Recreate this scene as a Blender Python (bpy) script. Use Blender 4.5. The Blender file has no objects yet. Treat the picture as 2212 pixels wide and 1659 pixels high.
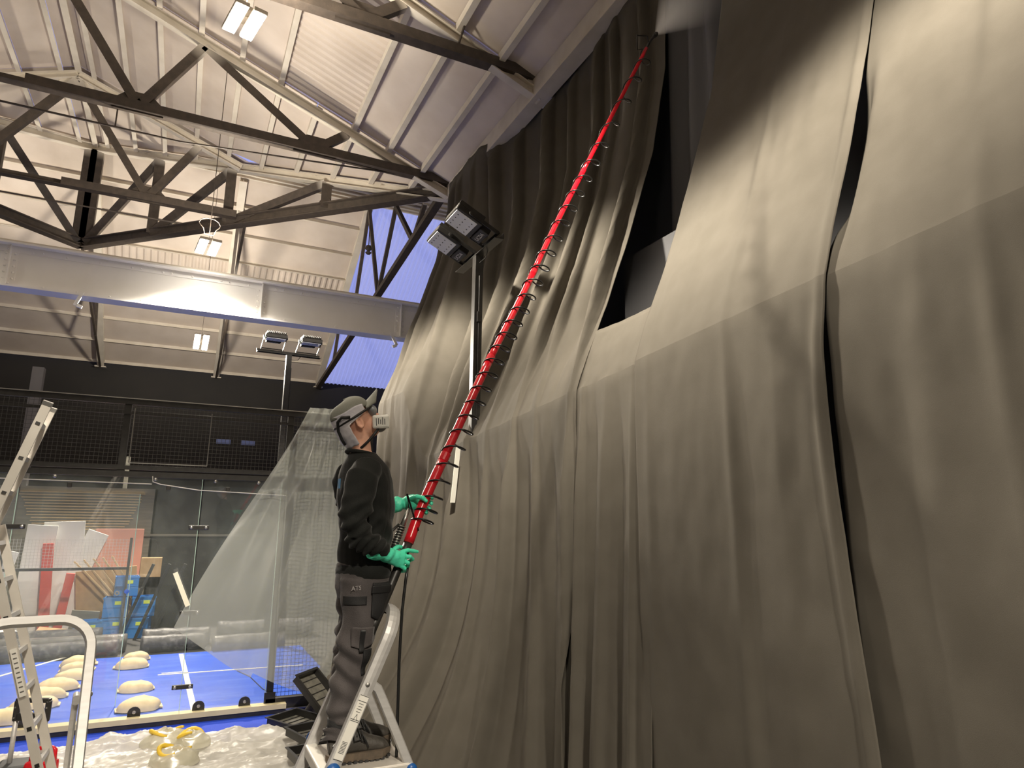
import bpy, bmesh, math, random
from mathutils import Vector, Matrix, noise
random.seed(7)
PI = math.pi
scene = bpy.context.scene
COL = scene.collection

# ------------------------------------------------------------------ camera, world, exposure
cam_d = bpy.data.cameras.new('camera'); cam = bpy.data.objects.new('camera', cam_d); COL.objects.link(cam)
cam_d.sensor_width = 36.0; cam_d.lens = 23.615; cam_d.clip_start = 0.05; cam_d.clip_end = 200
cam.matrix_world = Matrix(((0.8990, -0.0983, -0.4267, 0.0), (-0.4377, -0.1718, -0.8825, 0.0), (0.0134, 0.9802, -0.1975, 2.52), (0, 0, 0, 1)))
scene.camera = cam
vs = scene.view_settings
vs.view_transform = 'Standard'; vs.look = 'None'; vs.gamma = 1.0; vs.use_curve_mapping = False
vs.exposure = 0.30
world = bpy.data.worlds.new('dusk_sky'); scene.world = world; world.use_nodes = True
bg = world.node_tree.nodes['Background']; bg.inputs[0].default_value = (0.30, 0.34, 0.74, 1); bg.inputs[1].default_value = 1.0
scene.cycles.volume_bounces = 2; scene.cycles.max_bounces = 8; scene.cycles.diffuse_bounces = 5; scene.cycles.transparent_max_bounces = 16
LAMP_W = 2300.0          # watts of one twin-panel hall lamp
LAMP_COL = (1.0, 0.90, 0.74)

# ------------------------------------------------------------------ materials
MATS = {}
def _nodes(name):
    m = bpy.data.materials.new(name); m.use_nodes = True
    nt = m.node_tree; return m, nt, nt.nodes['Principled BSDF']
def mat(name, col, rough=0.5, metal=0.0, col2=None, scale=6.0, bump=0.0, bscale=60.0, detail=4.0, spec=0.5, sheen=0.0, stretch=None, lo=0.35, hi=0.7, coord='Object', trans=0.0, alpha=1.0, subs=0.0, vcol=None):
    if name in MATS: return MATS[name]
    m, nt, b = _nodes(name)
    N, L = nt.nodes, nt.links
    b.inputs['Base Color'].default_value = (*col, 1); b.inputs['Roughness'].default_value = rough
    b.inputs['Metallic'].default_value = metal; b.inputs['Specular IOR Level'].default_value = spec
    b.inputs['Transmission Weight'].default_value = trans; b.inputs['Alpha'].default_value = alpha
    if sheen:
        b.inputs['Sheen Weight'].default_value = sheen; b.inputs['Sheen Roughness'].default_value = 0.4
    if subs:
        b.inputs['Subsurface Weight'].default_value = subs; b.inputs['Subsurface Radius'].default_value = (0.02, 0.008, 0.004)
    tc = N.new('ShaderNodeTexCoord'); src = tc.outputs[coord]
    if stretch:
        mp = N.new('ShaderNodeMapping'); mp.inputs['Scale'].default_value = stretch
        L.new(src, mp.inputs[0]); src = mp.outputs[0]
    last = None
    if col2:
        nz = N.new('ShaderNodeTexNoise'); nz.inputs['Scale'].default_value = scale; nz.inputs['Detail'].default_value = detail
        L.new(src, nz.inputs['Vector'])
        r = N.new('ShaderNodeValToRGB'); r.color_ramp.elements[0].position = lo; r.color_ramp.elements[1].position = hi
        r.color_ramp.elements[0].color = (*col, 1); r.color_ramp.elements[1].color = (*col2, 1)
        L.new(nz.outputs['Fac'], r.inputs['Fac']); last = r.outputs['Color']
        L.new(last, b.inputs['Base Color'])
    if vcol:                                    # paint overspray stored along the member
        at = N.new('ShaderNodeAttribute'); at.attribute_name = 'paint'
        mx = N.new('ShaderNodeMix'); mx.data_type = 'RGBA'
        L.new(at.outputs['Fac'], mx.inputs['Factor'])
        if last: L.new(last, mx.inputs['A'])
        else: mx.inputs['A'].default_value = (*col, 1)
        mx.inputs['B'].default_value = (*vcol, 1); L.new(mx.outputs['Result'], b.inputs['Base Color'])
    if bump:
        nb = N.new('ShaderNodeTexNoise'); nb.inputs['Scale'].default_value = bscale; nb.inputs['Detail'].default_value = 3
        L.new(src, nb.inputs['Vector'])
        bp = N.new('ShaderNodeBump'); bp.inputs['Strength'].default_value = bump; bp.inputs['Distance'].default_value = 0.01
        L.new(nb.outputs['Fac'], bp.inputs['Height']); L.new(bp.outputs[0], b.inputs['Normal'])
    MATS[name] = m; return m
def emit(name, col, s):
    if name in MATS: return MATS[name]
    m, nt, b = _nodes(name)
    b.inputs['Base Color'].default_value = (*col, 1); b.inputs['Emission Color'].default_value = (*col, 1); b.inputs['Emission Strength'].default_value = s
    MATS[name] = m; return m
def film(name, col, opaque, rough=0.25, gloss=0.25, noise_amt=0.0, scale=3.0, transl=0.5):
    """thin plastic or sheet: part clear, part diffuse/translucent, part glossy"""
    if name in MATS: return MATS[name]
    m = bpy.data.materials.new(name); m.use_nodes = True; nt = m.node_tree; N, L = nt.nodes, nt.links
    N.remove(N['Principled BSDF']); out = N['Material Output']
    tr = N.new('ShaderNodeBsdfTransparent'); df = N.new('ShaderNodeBsdfDiffuse'); tl = N.new('ShaderNodeBsdfTranslucent'); gl = N.new('ShaderNodeBsdfGlossy')
    df.inputs[0].default_value = (*col, 1); tl.inputs[0].default_value = (*col, 1); gl.inputs['Roughness'].default_value = rough
    m1 = N.new('ShaderNodeMixShader'); m1.inputs[0].default_value = transl; L.new(df.outputs[0], m1.inputs[1]); L.new(tl.outputs[0], m1.inputs[2])
    m2 = N.new('ShaderNodeMixShader'); m2.inputs[0].default_value = gloss; L.new(m1.outputs[0], m2.inputs[1]); L.new(gl.outputs[0], m2.inputs[2])
    m3 = N.new('ShaderNodeMixShader'); m3.inputs[0].default_value = opaque; L.new(tr.outputs[0], m3.inputs[1]); L.new(m2.outputs[0], m3.inputs[2])
    if noise_amt:
        tc = N.new('ShaderNodeTexCoord'); nz = N.new('ShaderNodeTexNoise'); nz.inputs['Scale'].default_value = scale; nz.inputs['Detail'].default_value = 6
        L.new(tc.outputs['Object'], nz.inputs['Vector'])
        mr = N.new('ShaderNodeMapRange'); mr.inputs[1].default_value = 0.4; mr.inputs[2].default_value = 0.7
        mr.inputs[3].default_value = max(0, opaque - noise_amt); mr.inputs[4].default_value = min(1, opaque + noise_amt)
        L.new(nz.outputs['Fac'], mr.inputs[0]); L.new(mr.outputs[0], m3.inputs[0])
    L.new(m3.outputs[0], out.inputs[0]); MATS[name] = m; return m

M_ROOF = mat('painted_roof_board', (0.66, 0.58, 0.51), 0.75, col2=(0.56, 0.48, 0.41), scale=1.3, detail=6, bump=0.15, bscale=14)
M_WHITE = mat('chalky_white_paint', (0.72, 0.66, 0.57), 0.6, col2=(0.62, 0.56, 0.47), scale=3.0, bump=0.1, bscale=40)
M_GIRDER = mat('clean_white_paint', (0.90, 0.88, 0.86), 0.45, col2=(0.85, 0.83, 0.80), scale=2.0)
M_STEEL = mat('dark_brown_steel', (0.060, 0.047, 0.038), 0.6, col2=(0.090, 0.070, 0.055), scale=9, bump=0.2, bscale=50, vcol=(0.62, 0.57, 0.50))
M_BLACKWALL = mat('black_painted_wall', (0.020, 0.018, 0.017), 0.75, col2=(0.028, 0.025, 0.023), scale=0.8)
M_GREYWALL = mat('grey_side_wall', (0.20, 0.19, 0.18), 0.85, col2=(0.16, 0.15, 0.14), scale=0.8)
M_FLOOR = mat('concrete_floor', (0.055, 0.053, 0.05), 0.8, col2=(0.04, 0.039, 0.037), scale=2.0, bump=0.2, bscale=30)
M_TURF = mat('blue_turf', (0.010, 0.055, 0.62), 0.75, col2=(0.018, 0.085, 0.75), scale=90, bump=0.6, bscale=260)
M_COURT = mat('filmed_blue_court', (0.02, 0.11, 0.72), 0.35, col2=(0.08, 0.20, 0.80), scale=1.6, detail=8, stretch=(0.6, 3.0, 1), lo=0.45, hi=0.8, bump=0.25, bscale=7)
M_LINE = mat('cream_line_tape', (0.80, 0.77, 0.66), 0.6)
M_BLACK = mat('black_powder_coat', (0.016, 0.015, 0.014), 0.4, col2=(0.03, 0.028, 0.026), scale=12)
M_GALV = mat('bare_steel', (0.45, 0.44, 0.42), 0.35, 0.9)
M_CLOTH = mat('black_drape_cloth', (0.112, 0.101, 0.084), 0.85, col2=(0.124, 0.112, 0.094), scale=5, bump=0.12, bscale=350, sheen=0.0, spec=0.10)
M_CLOTH2 = mat('inner_grey_liner', (0.16, 0.16, 0.17), 0.9)
M_ALU = mat('brushed_aluminium', (0.60, 0.59, 0.58), 0.5, 0.4, col2=(0.52, 0.51, 0.50), scale=4, stretch=(1, 1, 12), bump=0.05, bscale=90)
M_ALU2 = mat('plain_aluminium', (0.72, 0.68, 0.62), 0.5, 0.35, col2=(0.64, 0.60, 0.54), scale=5)

# ------------------------------------------------------------------ builders
ORG = {}
def org(o): return ORG.get(o.name, Vector((0, 0, 0)))
def thing(name, label, cat, loc=(0, 0, 0), group=None, rotz=0.0):
    o = bpy.data.objects.new(name, None); COL.objects.link(o); o.empty_display_size = 0.1
    o.location = loc; o.rotation_euler = (0, 0, rotz); o['label'] = label; o['category'] = cat
    if group: o['group'] = group
    ORG[o.name] = Vector(loc); return o
def tag(o, label, cat, group=None):
    o['label'] = label; o['category'] = cat
    if group: o['group'] = group
    return o
def struct(o): o['kind'] = 'structure'; return o
def dup(root, loc, rotz=0.0, label=None, group=None):
    r = root.copy(); COL.objects.link(r); r.location = loc; r.rotation_euler = (0, 0, rotz); ORG[r.name] = Vector(loc)
    if label: r['label'] = label
    if group: r['group'] = group
    for ch in list(root.children):
        c = ch.copy(); COL.objects.link(c); c.parent = r
        for g in list(ch.children):
            d = g.copy(); COL.objects.link(d); d.parent = c
    return r
class B:
    """collects shapes; build() links them as one mesh object. Coordinates are world, unless local=True"""
    def __init__(s): s.bm = bmesh.new(); s.pl = s.bm.verts.layers.float.new('paint')
    def poly(s, pts, faces):
        v = [s.bm.verts.new(p) for p in pts]
        for f in faces:
            try: s.bm.faces.new([v[i] for i in f])
            except ValueError: pass
        return v
    def box(s, c, size, rot=None, bev=0.0):
        c = Vector(c); h = Vector(size) / 2; R = rot or Matrix.Identity(3)
        vs_ = [s.bm.verts.new(c + R @ Vector((sx * h.x, sy * h.y, sz * h.z))) for sx in (-1, 1) for sy in (-1, 1) for sz in (-1, 1)]
        fs = [s.bm.faces.new([vs_[i] for i in f]) for f in ((0, 1, 3, 2), (4, 6, 7, 5), (0, 4, 5, 1), (2, 3, 7, 6), (0, 2, 6, 4), (1, 5, 7, 3))]
        if bev:
            es = list({e for f in fs for e in f.edges}); bmesh.ops.bevel(s.bm, geom=es, offset=bev, segments=2, affect='EDGES', profile=0.5)
        return s
    def prism(s, prof, p0, p1, up=(0, 0, 1), cuts=(), paint=None):
        """extrude a 2-D profile (across, up) from p0 to p1"""
        p0, p1 = Vector(p0), Vector(p1); d = (p1 - p0).normalized(); u = Vector(up)
        if abs(d.dot(u)) > 0.98: u = Vector((0, 1, 0)) if abs(d.y) < 0.9 else Vector((1, 0, 0))
        a = d.cross(u).normalized(); u = a.cross(d).normalized()
        ts = [0.0, *cuts, 1.0]; rings = []
        for t in ts:
            c = p0.lerp(p1, t); ring = [s.bm.verts.new(c + a * x + u * y) for x, y in prof]
            if paint:
                for v in ring: v[s.pl] = paint(t)
            rings.append(ring)
        n = len(prof)
        for r0, r1 in zip(rings, rings[1:]):
            for i in range(n): s.bm.faces.new((r0[i], r0[(i + 1) % n], r1[(i + 1) % n], r1[i]))
        s.bm.faces.new(rings[0][::-1]); s.bm.faces.new(rings[-1]); return s
    def beam(s, p0, p1, w, h, up=(0, 0, 1), **k):
        return s.prism([(-w / 2, -h / 2), (w / 2, -h / 2), (w / 2, h / 2), (-w / 2, h / 2)], p0, p1, up, **k)
    def angle(s, p0, p1, w, h, up=(0, 0, 1), t=0.012, **k):
        return s.prism([(-w / 2, -h / 2), (w / 2, -h / 2), (w / 2, -h / 2 + t), (-w / 2 + t, -h / 2 + t), (-w / 2 + t, h / 2), (-w / 2, h / 2)], p0, p1, up, **k)
    def ibeam(s, p0, p1, w, h, t, up=(0, 0, 1)):
        a, b = w / 2, h / 2; q = t / 2
        return s.prism([(-a, -b), (a, -b), (a, -b + t), (q, -b + t), (q, b - t), (a, b - t), (a, b), (-a, b), (-a, b - t), (-q, b - t), (-q, -b + t), (-a, -b + t)], p0, p1, up)
    def tube(s, pts, r, seg=10, closed=False, cap=True):
        pts = [Vector(p) for p in pts]; n = len(pts); rings = []; prev = None
        rr = r if isinstance(r, (list, tuple)) else [r] * n
        for i, p in enumerate(pts):
            if closed: d = pts[(i + 1) % n] - pts[i - 1]
            else: d = pts[min(i + 1, n - 1)] - pts[max(i - 1, 0)]
            d.normalize()
            if prev is None:
                prev = d.orthogonal().normalized()
            else:
                prev = (prev - d * prev.dot(d))
                prev = prev.normalized() if prev.length > 1e-6 else d.orthogonal().normalized()
            b = d.cross(prev)
            rings.append([s.bm.verts.new(p + (prev * math.cos(2 * PI * k / seg) + b * math.sin(2 * PI * k / seg)) * rr[i]) for k in range(seg)])
        m = n if closed else n - 1
        for i in range(m):
            r0, r1 = rings[i], rings[(i + 1) % n]
            for k in range(seg): s.bm.faces.new((r0[k], r0[(k + 1) % seg], r1[(k + 1) % seg], r1[k]))
        if cap and not closed: s.bm.faces.new(rings[0][::-1]); s.bm.faces.new(rings[-1])
        return s
    def lathe(s, prof, c=(0, 0, 0), axis=(0, 0, 1), seg=20):
        c = Vector(c); ax = Vector(axis).normalized(); a = ax.orthogonal().normalized(); b = ax.cross(a); rings = []
        for r, z in prof:
            if r < 1e-6: rings.append([s.bm.verts.new(c + ax * z)])
            else: rings.append([s.bm.verts.new(c + ax * z + (a * math.cos(2 * PI * k / seg) + b * math.sin(2 * PI * k / seg)) * r) for k in range(seg)])
        for r0, r1 in zip(rings, rings[1:]):
            for k in range(seg):
                k2 = (k + 1) % seg
                if len(r0) == 1 and len(r1) == 1: continue
                if len(r0) == 1: s.bm.faces.new((r0[0], r1[k2], r1[k]))
                elif len(r1) == 1: s.bm.faces.new((r0[k], r0[k2], r1[0]))
                else: s.bm.faces.new((r0[k], r0[k2], r1[k2], r1[k]))
        return s
    def grid(s, f, nu, nv, uwrap=False):
        vs_ = [[s.bm.verts.new(f(i / (nu if uwrap else nu - 1), j / (nv - 1))) for j in range(nv)] for i in range(nu)]
        for i in range(nu if uwrap else nu - 1):
            for j in range(nv - 1): s.bm.faces.new((vs_[i][j], vs_[(i + 1) % nu][j], vs_[(i + 1) % nu][j + 1], vs_[i][j + 1]))
        return vs_
    def build(s, name, m, parent=None, smooth=False, local=False, fix=True, bevel=0.0):
        if fix: bmesh.ops.recalc_face_normals(s.bm, faces=s.bm.faces[:])
        if parent is not None and not local:
            o0 = org(parent)
            for v in s.bm.verts: v.co -= o0
        me = bpy.data.meshes.new(name); s.bm.to_mesh(me); s.bm.free()
        if smooth: me.polygons.foreach_set('use_smooth', [True] * len(me.polygons))
        me.materials.append(m)
        o = bpy.data.objects.new(name, me); COL.objects.link(o)
        if parent is not None: o.parent = parent; ORG[o.name] = org(parent)
        if bevel:
            bv = o.modifiers.new('bevel', 'BEVEL'); bv.width = bevel; bv.segments = 2; bv.limit_method = 'ANGLE'
        return o
def text_part(name, body, size, m, parent, M, ext=0.0008):
    """flat lettering as a mesh; M places the text plane (x right, y up, z out) in the parent's space"""
    cu = bpy.data.curves.new('t', 'FONT'); cu.body = body; cu.size = size; cu.extrude = ext; cu.align_x = 'CENTER'; cu.align_y = 'CENTER'; cu.resolution_u = 3
    t = bpy.data.objects.new('t', cu); COL.objects.link(t)
    dg = bpy.context.evaluated_depsgraph_get(); me = bpy.data.meshes.new_from_object(t.evaluated_get(dg)); me.transform(M)
    bpy.data.objects.remove(t); bpy.data.curves.remove(cu)
    me.materials.clear(); me.materials.append(m); o = bpy.data.objects.new(name, me); COL.objects.link(o); o.parent = parent; ORG[o.name] = org(parent); return o
def sm(e0, e1, x):
    t = min(1, max(0, (x - e0) / (e1 - e0))); return t * t * (3 - 2 * t)
def interp(tab, x):
    if x <= tab[0][0]: return tab[0][1]
    for (a, b), (c, d) in zip(tab, tab[1:]):
        if x <= c: return b + (d - b) * (x - a) / (c - a)
    return tab[-1][1]
def nz(x, y=0.0, z=0.0): return noise.noise(Vector((x, y, z)))

# ------------------------------------------------------------------ the hall shell
XE, ZE, XR, ZR = 4.30, 9.0, -2.80, 11.75          # eave and ridge of the near roof
YV, YR2, YF, ZF = 11.8, 18.6, 25.4, 7.5           # valley foot, cross ridge, far eave
XL = 2 * XR - XE
TY = [-6.45, -2.82, 0.80, 4.42, 8.05, 11.70, 15.30]     # roof trusses
fl = B(); fl.box((-1.5, 9.0, -0.05), (26, 36, 0.1)); floor = struct(fl.build('floor', M_FLOOR))
wl = B(); wl.box((XL - 0.15, 9, 4.5), (0.3, 36, 9.4)); struct(wl.build('wall_left', M_GREYWALL))
wr = B(); wr.box((-1.5, -8.9, 5), (26, 0.3, 15)); struct(wr.build('wall_rear', M_GREYWALL))
wg = B(); wg.box((4.85, 1.5, 4.75), (0.2, 20.5, 9.5)); struct(wg.build('wall_right', M_CLOTH2))
wf = B(); wf.box((-0.5, YF + 0.2, ZF / 2 - 0.02), (27, 0.3, ZF)); struct(wf.build('wall_far', M_BLACKWALL))
we = B(); we.box((12.6, 18.6, 5.5), (0.3, 14.2, 12)); struct(we.build('wall_end', M_GREYWALL))
wi = B(); wi.box((8.7, 11.75, 4.4), (7.5, 0.2, 8.8)); struct(wi.build('wall_return', M_GREYWALL))

def zr(x): return ZR - abs(x - XR) * (ZR - ZE) / (XE - XR)          # underside of near roof
def yv(x): return YV + (YR2 - YV) * (1 - abs(x - XR) / (XE - XR))    # valley line in plan
ceiling = thing('ceiling', '', ''); del ceiling['label'], ceiling['category']; struct(ceiling)
PX = [XE - 0.68 * k for k in range(11)] + [XR]
TH = 0.03
def roof_patch(a, b, c, d, n=None, corr=0):
    q = B(); P = [Vector(p) for p in (a, b, c, d)]
    if corr:
        # corrugated sheet, ribs running from a-b towards d-c
        m_ = corr * 4; top = []; bot = []
        nn = (P[1] - P[0]).cross(P[3] - P[0]).normalized()
        if nn.z < 0: nn = -nn
        vs_ = []
        for i in range(m_ + 1):
            t = i / m_; h = 0.018 * (1 if (i % 4) in (0, 3) else -1)
            vs_.append((q.bm.verts.new(P[0].lerp(P[1], t) + nn * h), q.bm.verts.new(P[3].lerp(P[2], t) + nn * h)))
        for (v0, v1), (v2, v3) in zip(vs_, vs_[1:]): q.bm.faces.new((v0, v2, v3, v1))
    else:
        up = Vector((0, 0, TH)); pts = P + [p + up for p in P]
        q.poly(pts, [(3, 2, 1, 0), (4, 5, 6, 7), (0, 1, 5, 4), (1, 2, 6, 5), (2, 3, 7, 6), (3, 0, 4, 7)])
    return q
for side in (1, -1):
    X = [XR + side * (x - XR) for x in PX]
    for i in range(len(X) - 1):
        x0, x1 = X[i], X[i + 1]
        for j, y0 in enumerate([-8.75] + TY):
            y1 = (TY + [99])[j]
            a, b = min(y1, yv(x0)), min(y1, yv(x1))
            if a <= y0 and b <= y0: continue
            a = max(a, y0); b = max(b, y0)
            corr = 9 if (side == 1 and i in (3, 4) and j == 5) else 0
            g = 0.008 * side
            roof_patch((x0 - g, y0 + 0.02, zr(x0)), (x1 + g, y0 + 0.02, zr(x1)), (x1 + g, b - 0.005, zr(x1)), (x0 - g, a - 0.005, zr(x0)),
                       corr=0).build('roof_panel', M_ROOF, ceiling) if not corr else \
            roof_patch((x0, y0 + 0.02, zr(x0)), (x0, a, zr(x0)), (x1, b, zr(x1)), (x1, y0 + 0.02, zr(x1)), corr=22).build('corrugated_panel', M_ROOF, ceiling)
    for i, x in enumerate(X[:-1]):
        if side == 1 and i == 4:
            q = B(); q.angle((x, 11.8, zr(x) - 0.075), (x, yv(x) - 0.1, zr(x) - 0.075), 0.09, 0.13); q.build('purlin', M_WHITE, ceiling)
            q = B(); q.angle((x, -8.7, zr(x) - 0.075), (x, 8.1, zr(x) - 0.075), 0.09, 0.13); q.build('purlin', M_WHITE, ceiling)
            continue
        q = B(); q.angle((x, -8.7, zr(x) - 0.075), (x, yv(x) - 0.05, zr(x) - 0.075), 0.09, 0.13); q.build('purlin', M_WHITE, ceiling)
q = B(); q.angle((XR, -8.7, ZR - 0.1), (XR, YR2, ZR - 0.1), 0.12, 0.12); q.build('ridge_purlin', M_WHITE, ceiling)
# cross roof: far slope and near slope
def zf(y): return ZR - (y - YR2) * (ZR - ZF) / (YF - YR2)
def zn(y): return ZR - (YR2 - y) * (ZR - ZE) / (YR2 - YV)
XB = [-13.3, -9.8, -6.3, -2.8, 0.7, 4.2]
NP = 8
FY = [YR2 + (YF - YR2) * k / NP for k in range(NP + 1)]
for k in range(NP):
    y0, y1 = FY[k], FY[k + 1]
    for x0, x1 in zip(XB, XB[1:]):
        if x0 < -7 : continue
        corr = k in (3, 4) and x0 > -3
        if corr: roof_patch((x0, y0, zf(y0)), (x1, y0, zf(y0)), (x1, y1, zf(y1)), (x0, y1, zf(y1)), corr=19).build('corrugated_panel', M_ROOF, ceiling)
        else: roof_patch((x0, y0 + 0.008, zf(y0)), (x1, y0 + 0.008, zf(y0)), (x1, y1 - 0.008, zf(y1)), (x0, y1 - 0.008, zf(y1))).build('roof_panel', M_ROOF, ceiling)
roof_patch((-13.3, YR2, ZR), (-6.32, YR2, ZR), (-6.32, YF, ZF), (-13.3, YF, ZF)).build('roof_panel', M_ROOF, ceiling)
for k in range(1, NP + 1):
    if k == 4: continue
    y = FY[k] - 0.05
    for x0, x1 in zip(XB[2:], XB[3:]):
        q = B(); q.angle((x0 + 0.06, y, zf(y) - 0.07), (x1 - 0.06, y, zf(y) - 0.07), 0.07, 0.12); q.build('purlin', M_WHITE, ceiling)
for k in range(6):                                  # near slope sheets, trimmed by the valleys
    y0, y1 = YV + (YR2 - YV) * k / 6, YV + (YR2 - YV) * (k + 1) / 6
    def xv(y): return XE - (XE - XR) * (y - YV) / (YR2 - YV)
    for s_ in (1, -1):
        xa, xb, xo = XR + s_ * (xv(y0) - XR), XR + s_ * (xv(y1) - XR), XR + s_ * (12.4 - XR) * (1 if s_ == 1 else 0.6)
        roof_patch((xa, y0, zn(y0)), (xo, y0, zn(y0)), (xo, y1, zn(y1)), (xb, y1, zn(y1))).build('roof_panel', M_ROOF, ceiling)
        q = B(); q.angle((xb, y1 - 0.05, zn(y1 - 0.05) - 0.06), (xo, y1 - 0.05, zn(y1 - 0.05) - 0.06), 0.07, 0.10); q.build('purlin', M_WHITE, ceiling)
# translucent corrugated sheets at the right end of the far slope (dusk sky behind)
M_SKYL = film('translucent_rooflight', (0.95, 0.95, 1.0), 0.97, 0.4, 0.03, transl=0.85)
for k in range(6):
    x0, x1 = 4.28 + k * 1.35, 4.28 + (k + 1) * 1.35
    roof_patch((x0, YR2, ZR), (x1, YR2, ZR), (x1, YF + 0.3, zf(YF + 0.3)), (x0, YF + 0.3, zf(YF + 0.3)), corr=9).build('translucent_sheet', M_SKYL, ceiling)
# eave gutter beam along the curtain side
q = B(); q.box((XE - 0.10, 1.55, ZE - 0.13), (0.09, 20.3, 0.30)); q.box((XE - 0.02, 1.55, ZE - 0.27), (0.24, 20.3, 0.025)); q.build('eave_beam', M_WHITE, ceiling)
q = B(); q.box((XE + 0.30, 1.55, ZE + 0.03), (0.70, 20.3, 0.03)); q.build('soffit_board', M_ROOF, ceiling)
q = B(); q.box((XE + 0.02, 1.55, ZE - 0.22), (0.06, 20.3, 0.04)); q.build('gutter', M_GIRDER, ceiling)

# ------------------------------------------------------------------ roof trusses
def fade(t): return 1.0 if t > 0.999 else 0.0
def member(par, name, p0, p1, w=0.15, h=0.12, up=(0, 1, 0), top=0.82):
    q = B(); p0, p1 = Vector(p0), Vector(p1)
    if p1.z < p0.z: p0, p1 = p1, p0
    q.angle(p0, p1, w, h, up, cuts=(top,), paint=fade); return q.build(name, M_STEEL, par)
def gusset(par, c, w, h, ax='Y', m=None, t=0.02):
    c = Vector(c); q = B(); pr = [(-w / 2, -h * 0.35), (w / 2, -h * 0.35), (w / 2, h * 0.1), (w * 0.22, h * 0.65), (-w * 0.22, h * 0.65), (-w / 2, h * 0.1)]
    if ax == 'Y': q.prism([(-x, y) for x, y in pr], c + Vector((0, -t, 0)), c + Vector((0, t, 0)))
    elif ax == 'X': q.prism(pr, c + Vector((-t, 0, 0)), c + Vector((t, 0, 0)))
    else:
        d = Vector(ax); q.prism(pr, c - d * t, c + d * t)
    return q.build('gusset_plate', m or M_STEEL, par)
TL = {4.42: 'roof truss just above the top edge of the picture', 8.05: 'nearest dark roof truss crossing the top of the picture to the eave', 11.70: 'long dark tie truss crossing behind the brightest hanging lamp', 15.30: 'third roof truss, its dark tie ending at a riveted upright'}
for y in TY[3:]:
    t = thing('roof_truss', TL[y], 'truss', (XR, y, ZE), 'roof trusses over the near bay')
    zt = ZE + 0.10; xmax = XE if y < 12 else XE - (XE - XR) * (y - YV) / (YR2 - YV) - 0.15
    for s_ in (1, -1):
        X = lambda x: XR + s_ * (x - XR)
        q = B(); xa = xmax if s_ == 1 else XE if y < 12 else xmax
        q.ibeam((X(xa), y, zr(xa) - 0.22), (XR, y, ZR - 0.22), 0.14, 0.16, 0.02); q.build('rafter', M_WHITE, t)
        q = B(); q.angle((X(xa) , y, zt), (XR, y, zt), 0.17, 0.16, cuts=(0.05,)); q.build('tie', M_STEEL, t)
        r1, r2, t1, t2 = -0.40, 2.12, -1.26, 1.58
        pts = [((t1, zt), (XR, ZR - 0.35)), ((t1, zt), (r1, zr(r1) - 0.3)), ((t2, zt), (r1, zr(r1) - 0.3)), ((t2, zt), (r2, zr(r2) - 0.3))]
        for (xa_, za), (xb_, zb) in pts:
            if max(xa_, xb_) > xa: continue
            member(t, 'web', (X(xa_), y, za), (X(xb_), y, zb))
        for xg in (t1, t2):
            if xg < xa: gusset(t, (X(xg), y - 0.01, zt + 0.02), 0.75, 0.36)
    gusset(t, (XR, y, ZR - 0.42), 0.62, -0.34, m=M_WHITE)
    q = B(); q.tube([(XR - 5, y + 0.03, zt - 0.42), (-0.6, y + 0.03, zt - 0.42)], 0.018, 8)
    if y == 11.70: q.tube([(-1.55, y + 0.03, zt - 0.42), (-1.55, y + 0.03, zt)], 0.012, 8); q.tube([(-0.6, y + 0.03, zt - 0.42), (3.3, y + 0.03, zt - 0.05)], 0.016, 8)
    q.build('sag_rod', M_STEEL, t)
    if y == 8.05:
        q = B(); q.tube([(2.93, y, zt), (3.05, y - 0.6, 10.0)], 0.017, 8); q.build('hanger_rod', M_STEEL, t)
        gusset(t, (XE - 0.05, y, ZE + 0.02), 0.34, 0.40, m=M_WHITE); q = B(); q.box((XE + 0.02, y, ZE - 0.16), (0.26, 0.30, 0.22)); q.build('eave_bracket', M_GIRDER, t)
# valley trusses
for s_, lab in ((1, 'dark riveted valley truss running back from the eave behind the floodlights'), (-1, 'mirrored valley truss at the far left of the roof')):
    t = thing('valley_truss', lab, 'truss', (XR, YR2, ZE), 'valley trusses')
    P = lambda f, z: Vector((XR + s_ * (XE - XR) * (1 - f), YV + (YR2 - YV) * f, z))
    dn = Vector(((XE - XR) * s_, YR2 - YV, 0)).normalized()
    zt = lambda f: ZE + (ZR - ZE) * f - 0.16
    q = B(); q.ibeam(P(0, zt(0)), P(1, zt(1)), 0.16, 0.18, 0.02); q.build('valley_rafter', M_WHITE, t)
    q = B(); q.beam(P(0, ZE), P(1.0, ZE), 0.06, 0.20); q.beam(P(0, ZE + 0.10), P(1.0, ZE + 0.10), 0.22, 0.025); q.beam(P(0, ZE - 0.10), P(1.0, ZE - 0.10), 0.22, 0.025); q.build('bottom_chord', M_STEEL, t)
    fs = (0.30, 0.56, 0.78, 0.99)
    for k, f in enumerate(fs):
        member(t, 'web', P(f, ZE), P(f, zt(f) - 0.08), 0.21 + 0.07 * (k == 3), 0.18, top=0.9)
        gusset(t, P(f, ZE + 0.02), 0.5, 0.30, dn)
        if k: member(t, 'web', P(f, ZE), P(fs[k - 1], zt(fs[k - 1]) - 0.08), 0.17, 0.15, top=0.92)
    rv = B()
    for k in range(14):
        for h in (-0.05, 0.03, 0.11):
            rv.lathe([(0.018, 0), (0.014, 0.012), (0, 0.018)], P(0.56 + (k - 7) * 0.008, ZE + h) - dn * 0.03, -dn, 8)
    o = rv.build('rivets', M_STEEL, t, smooth=True); o['kind'] = 'stuff'
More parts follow.
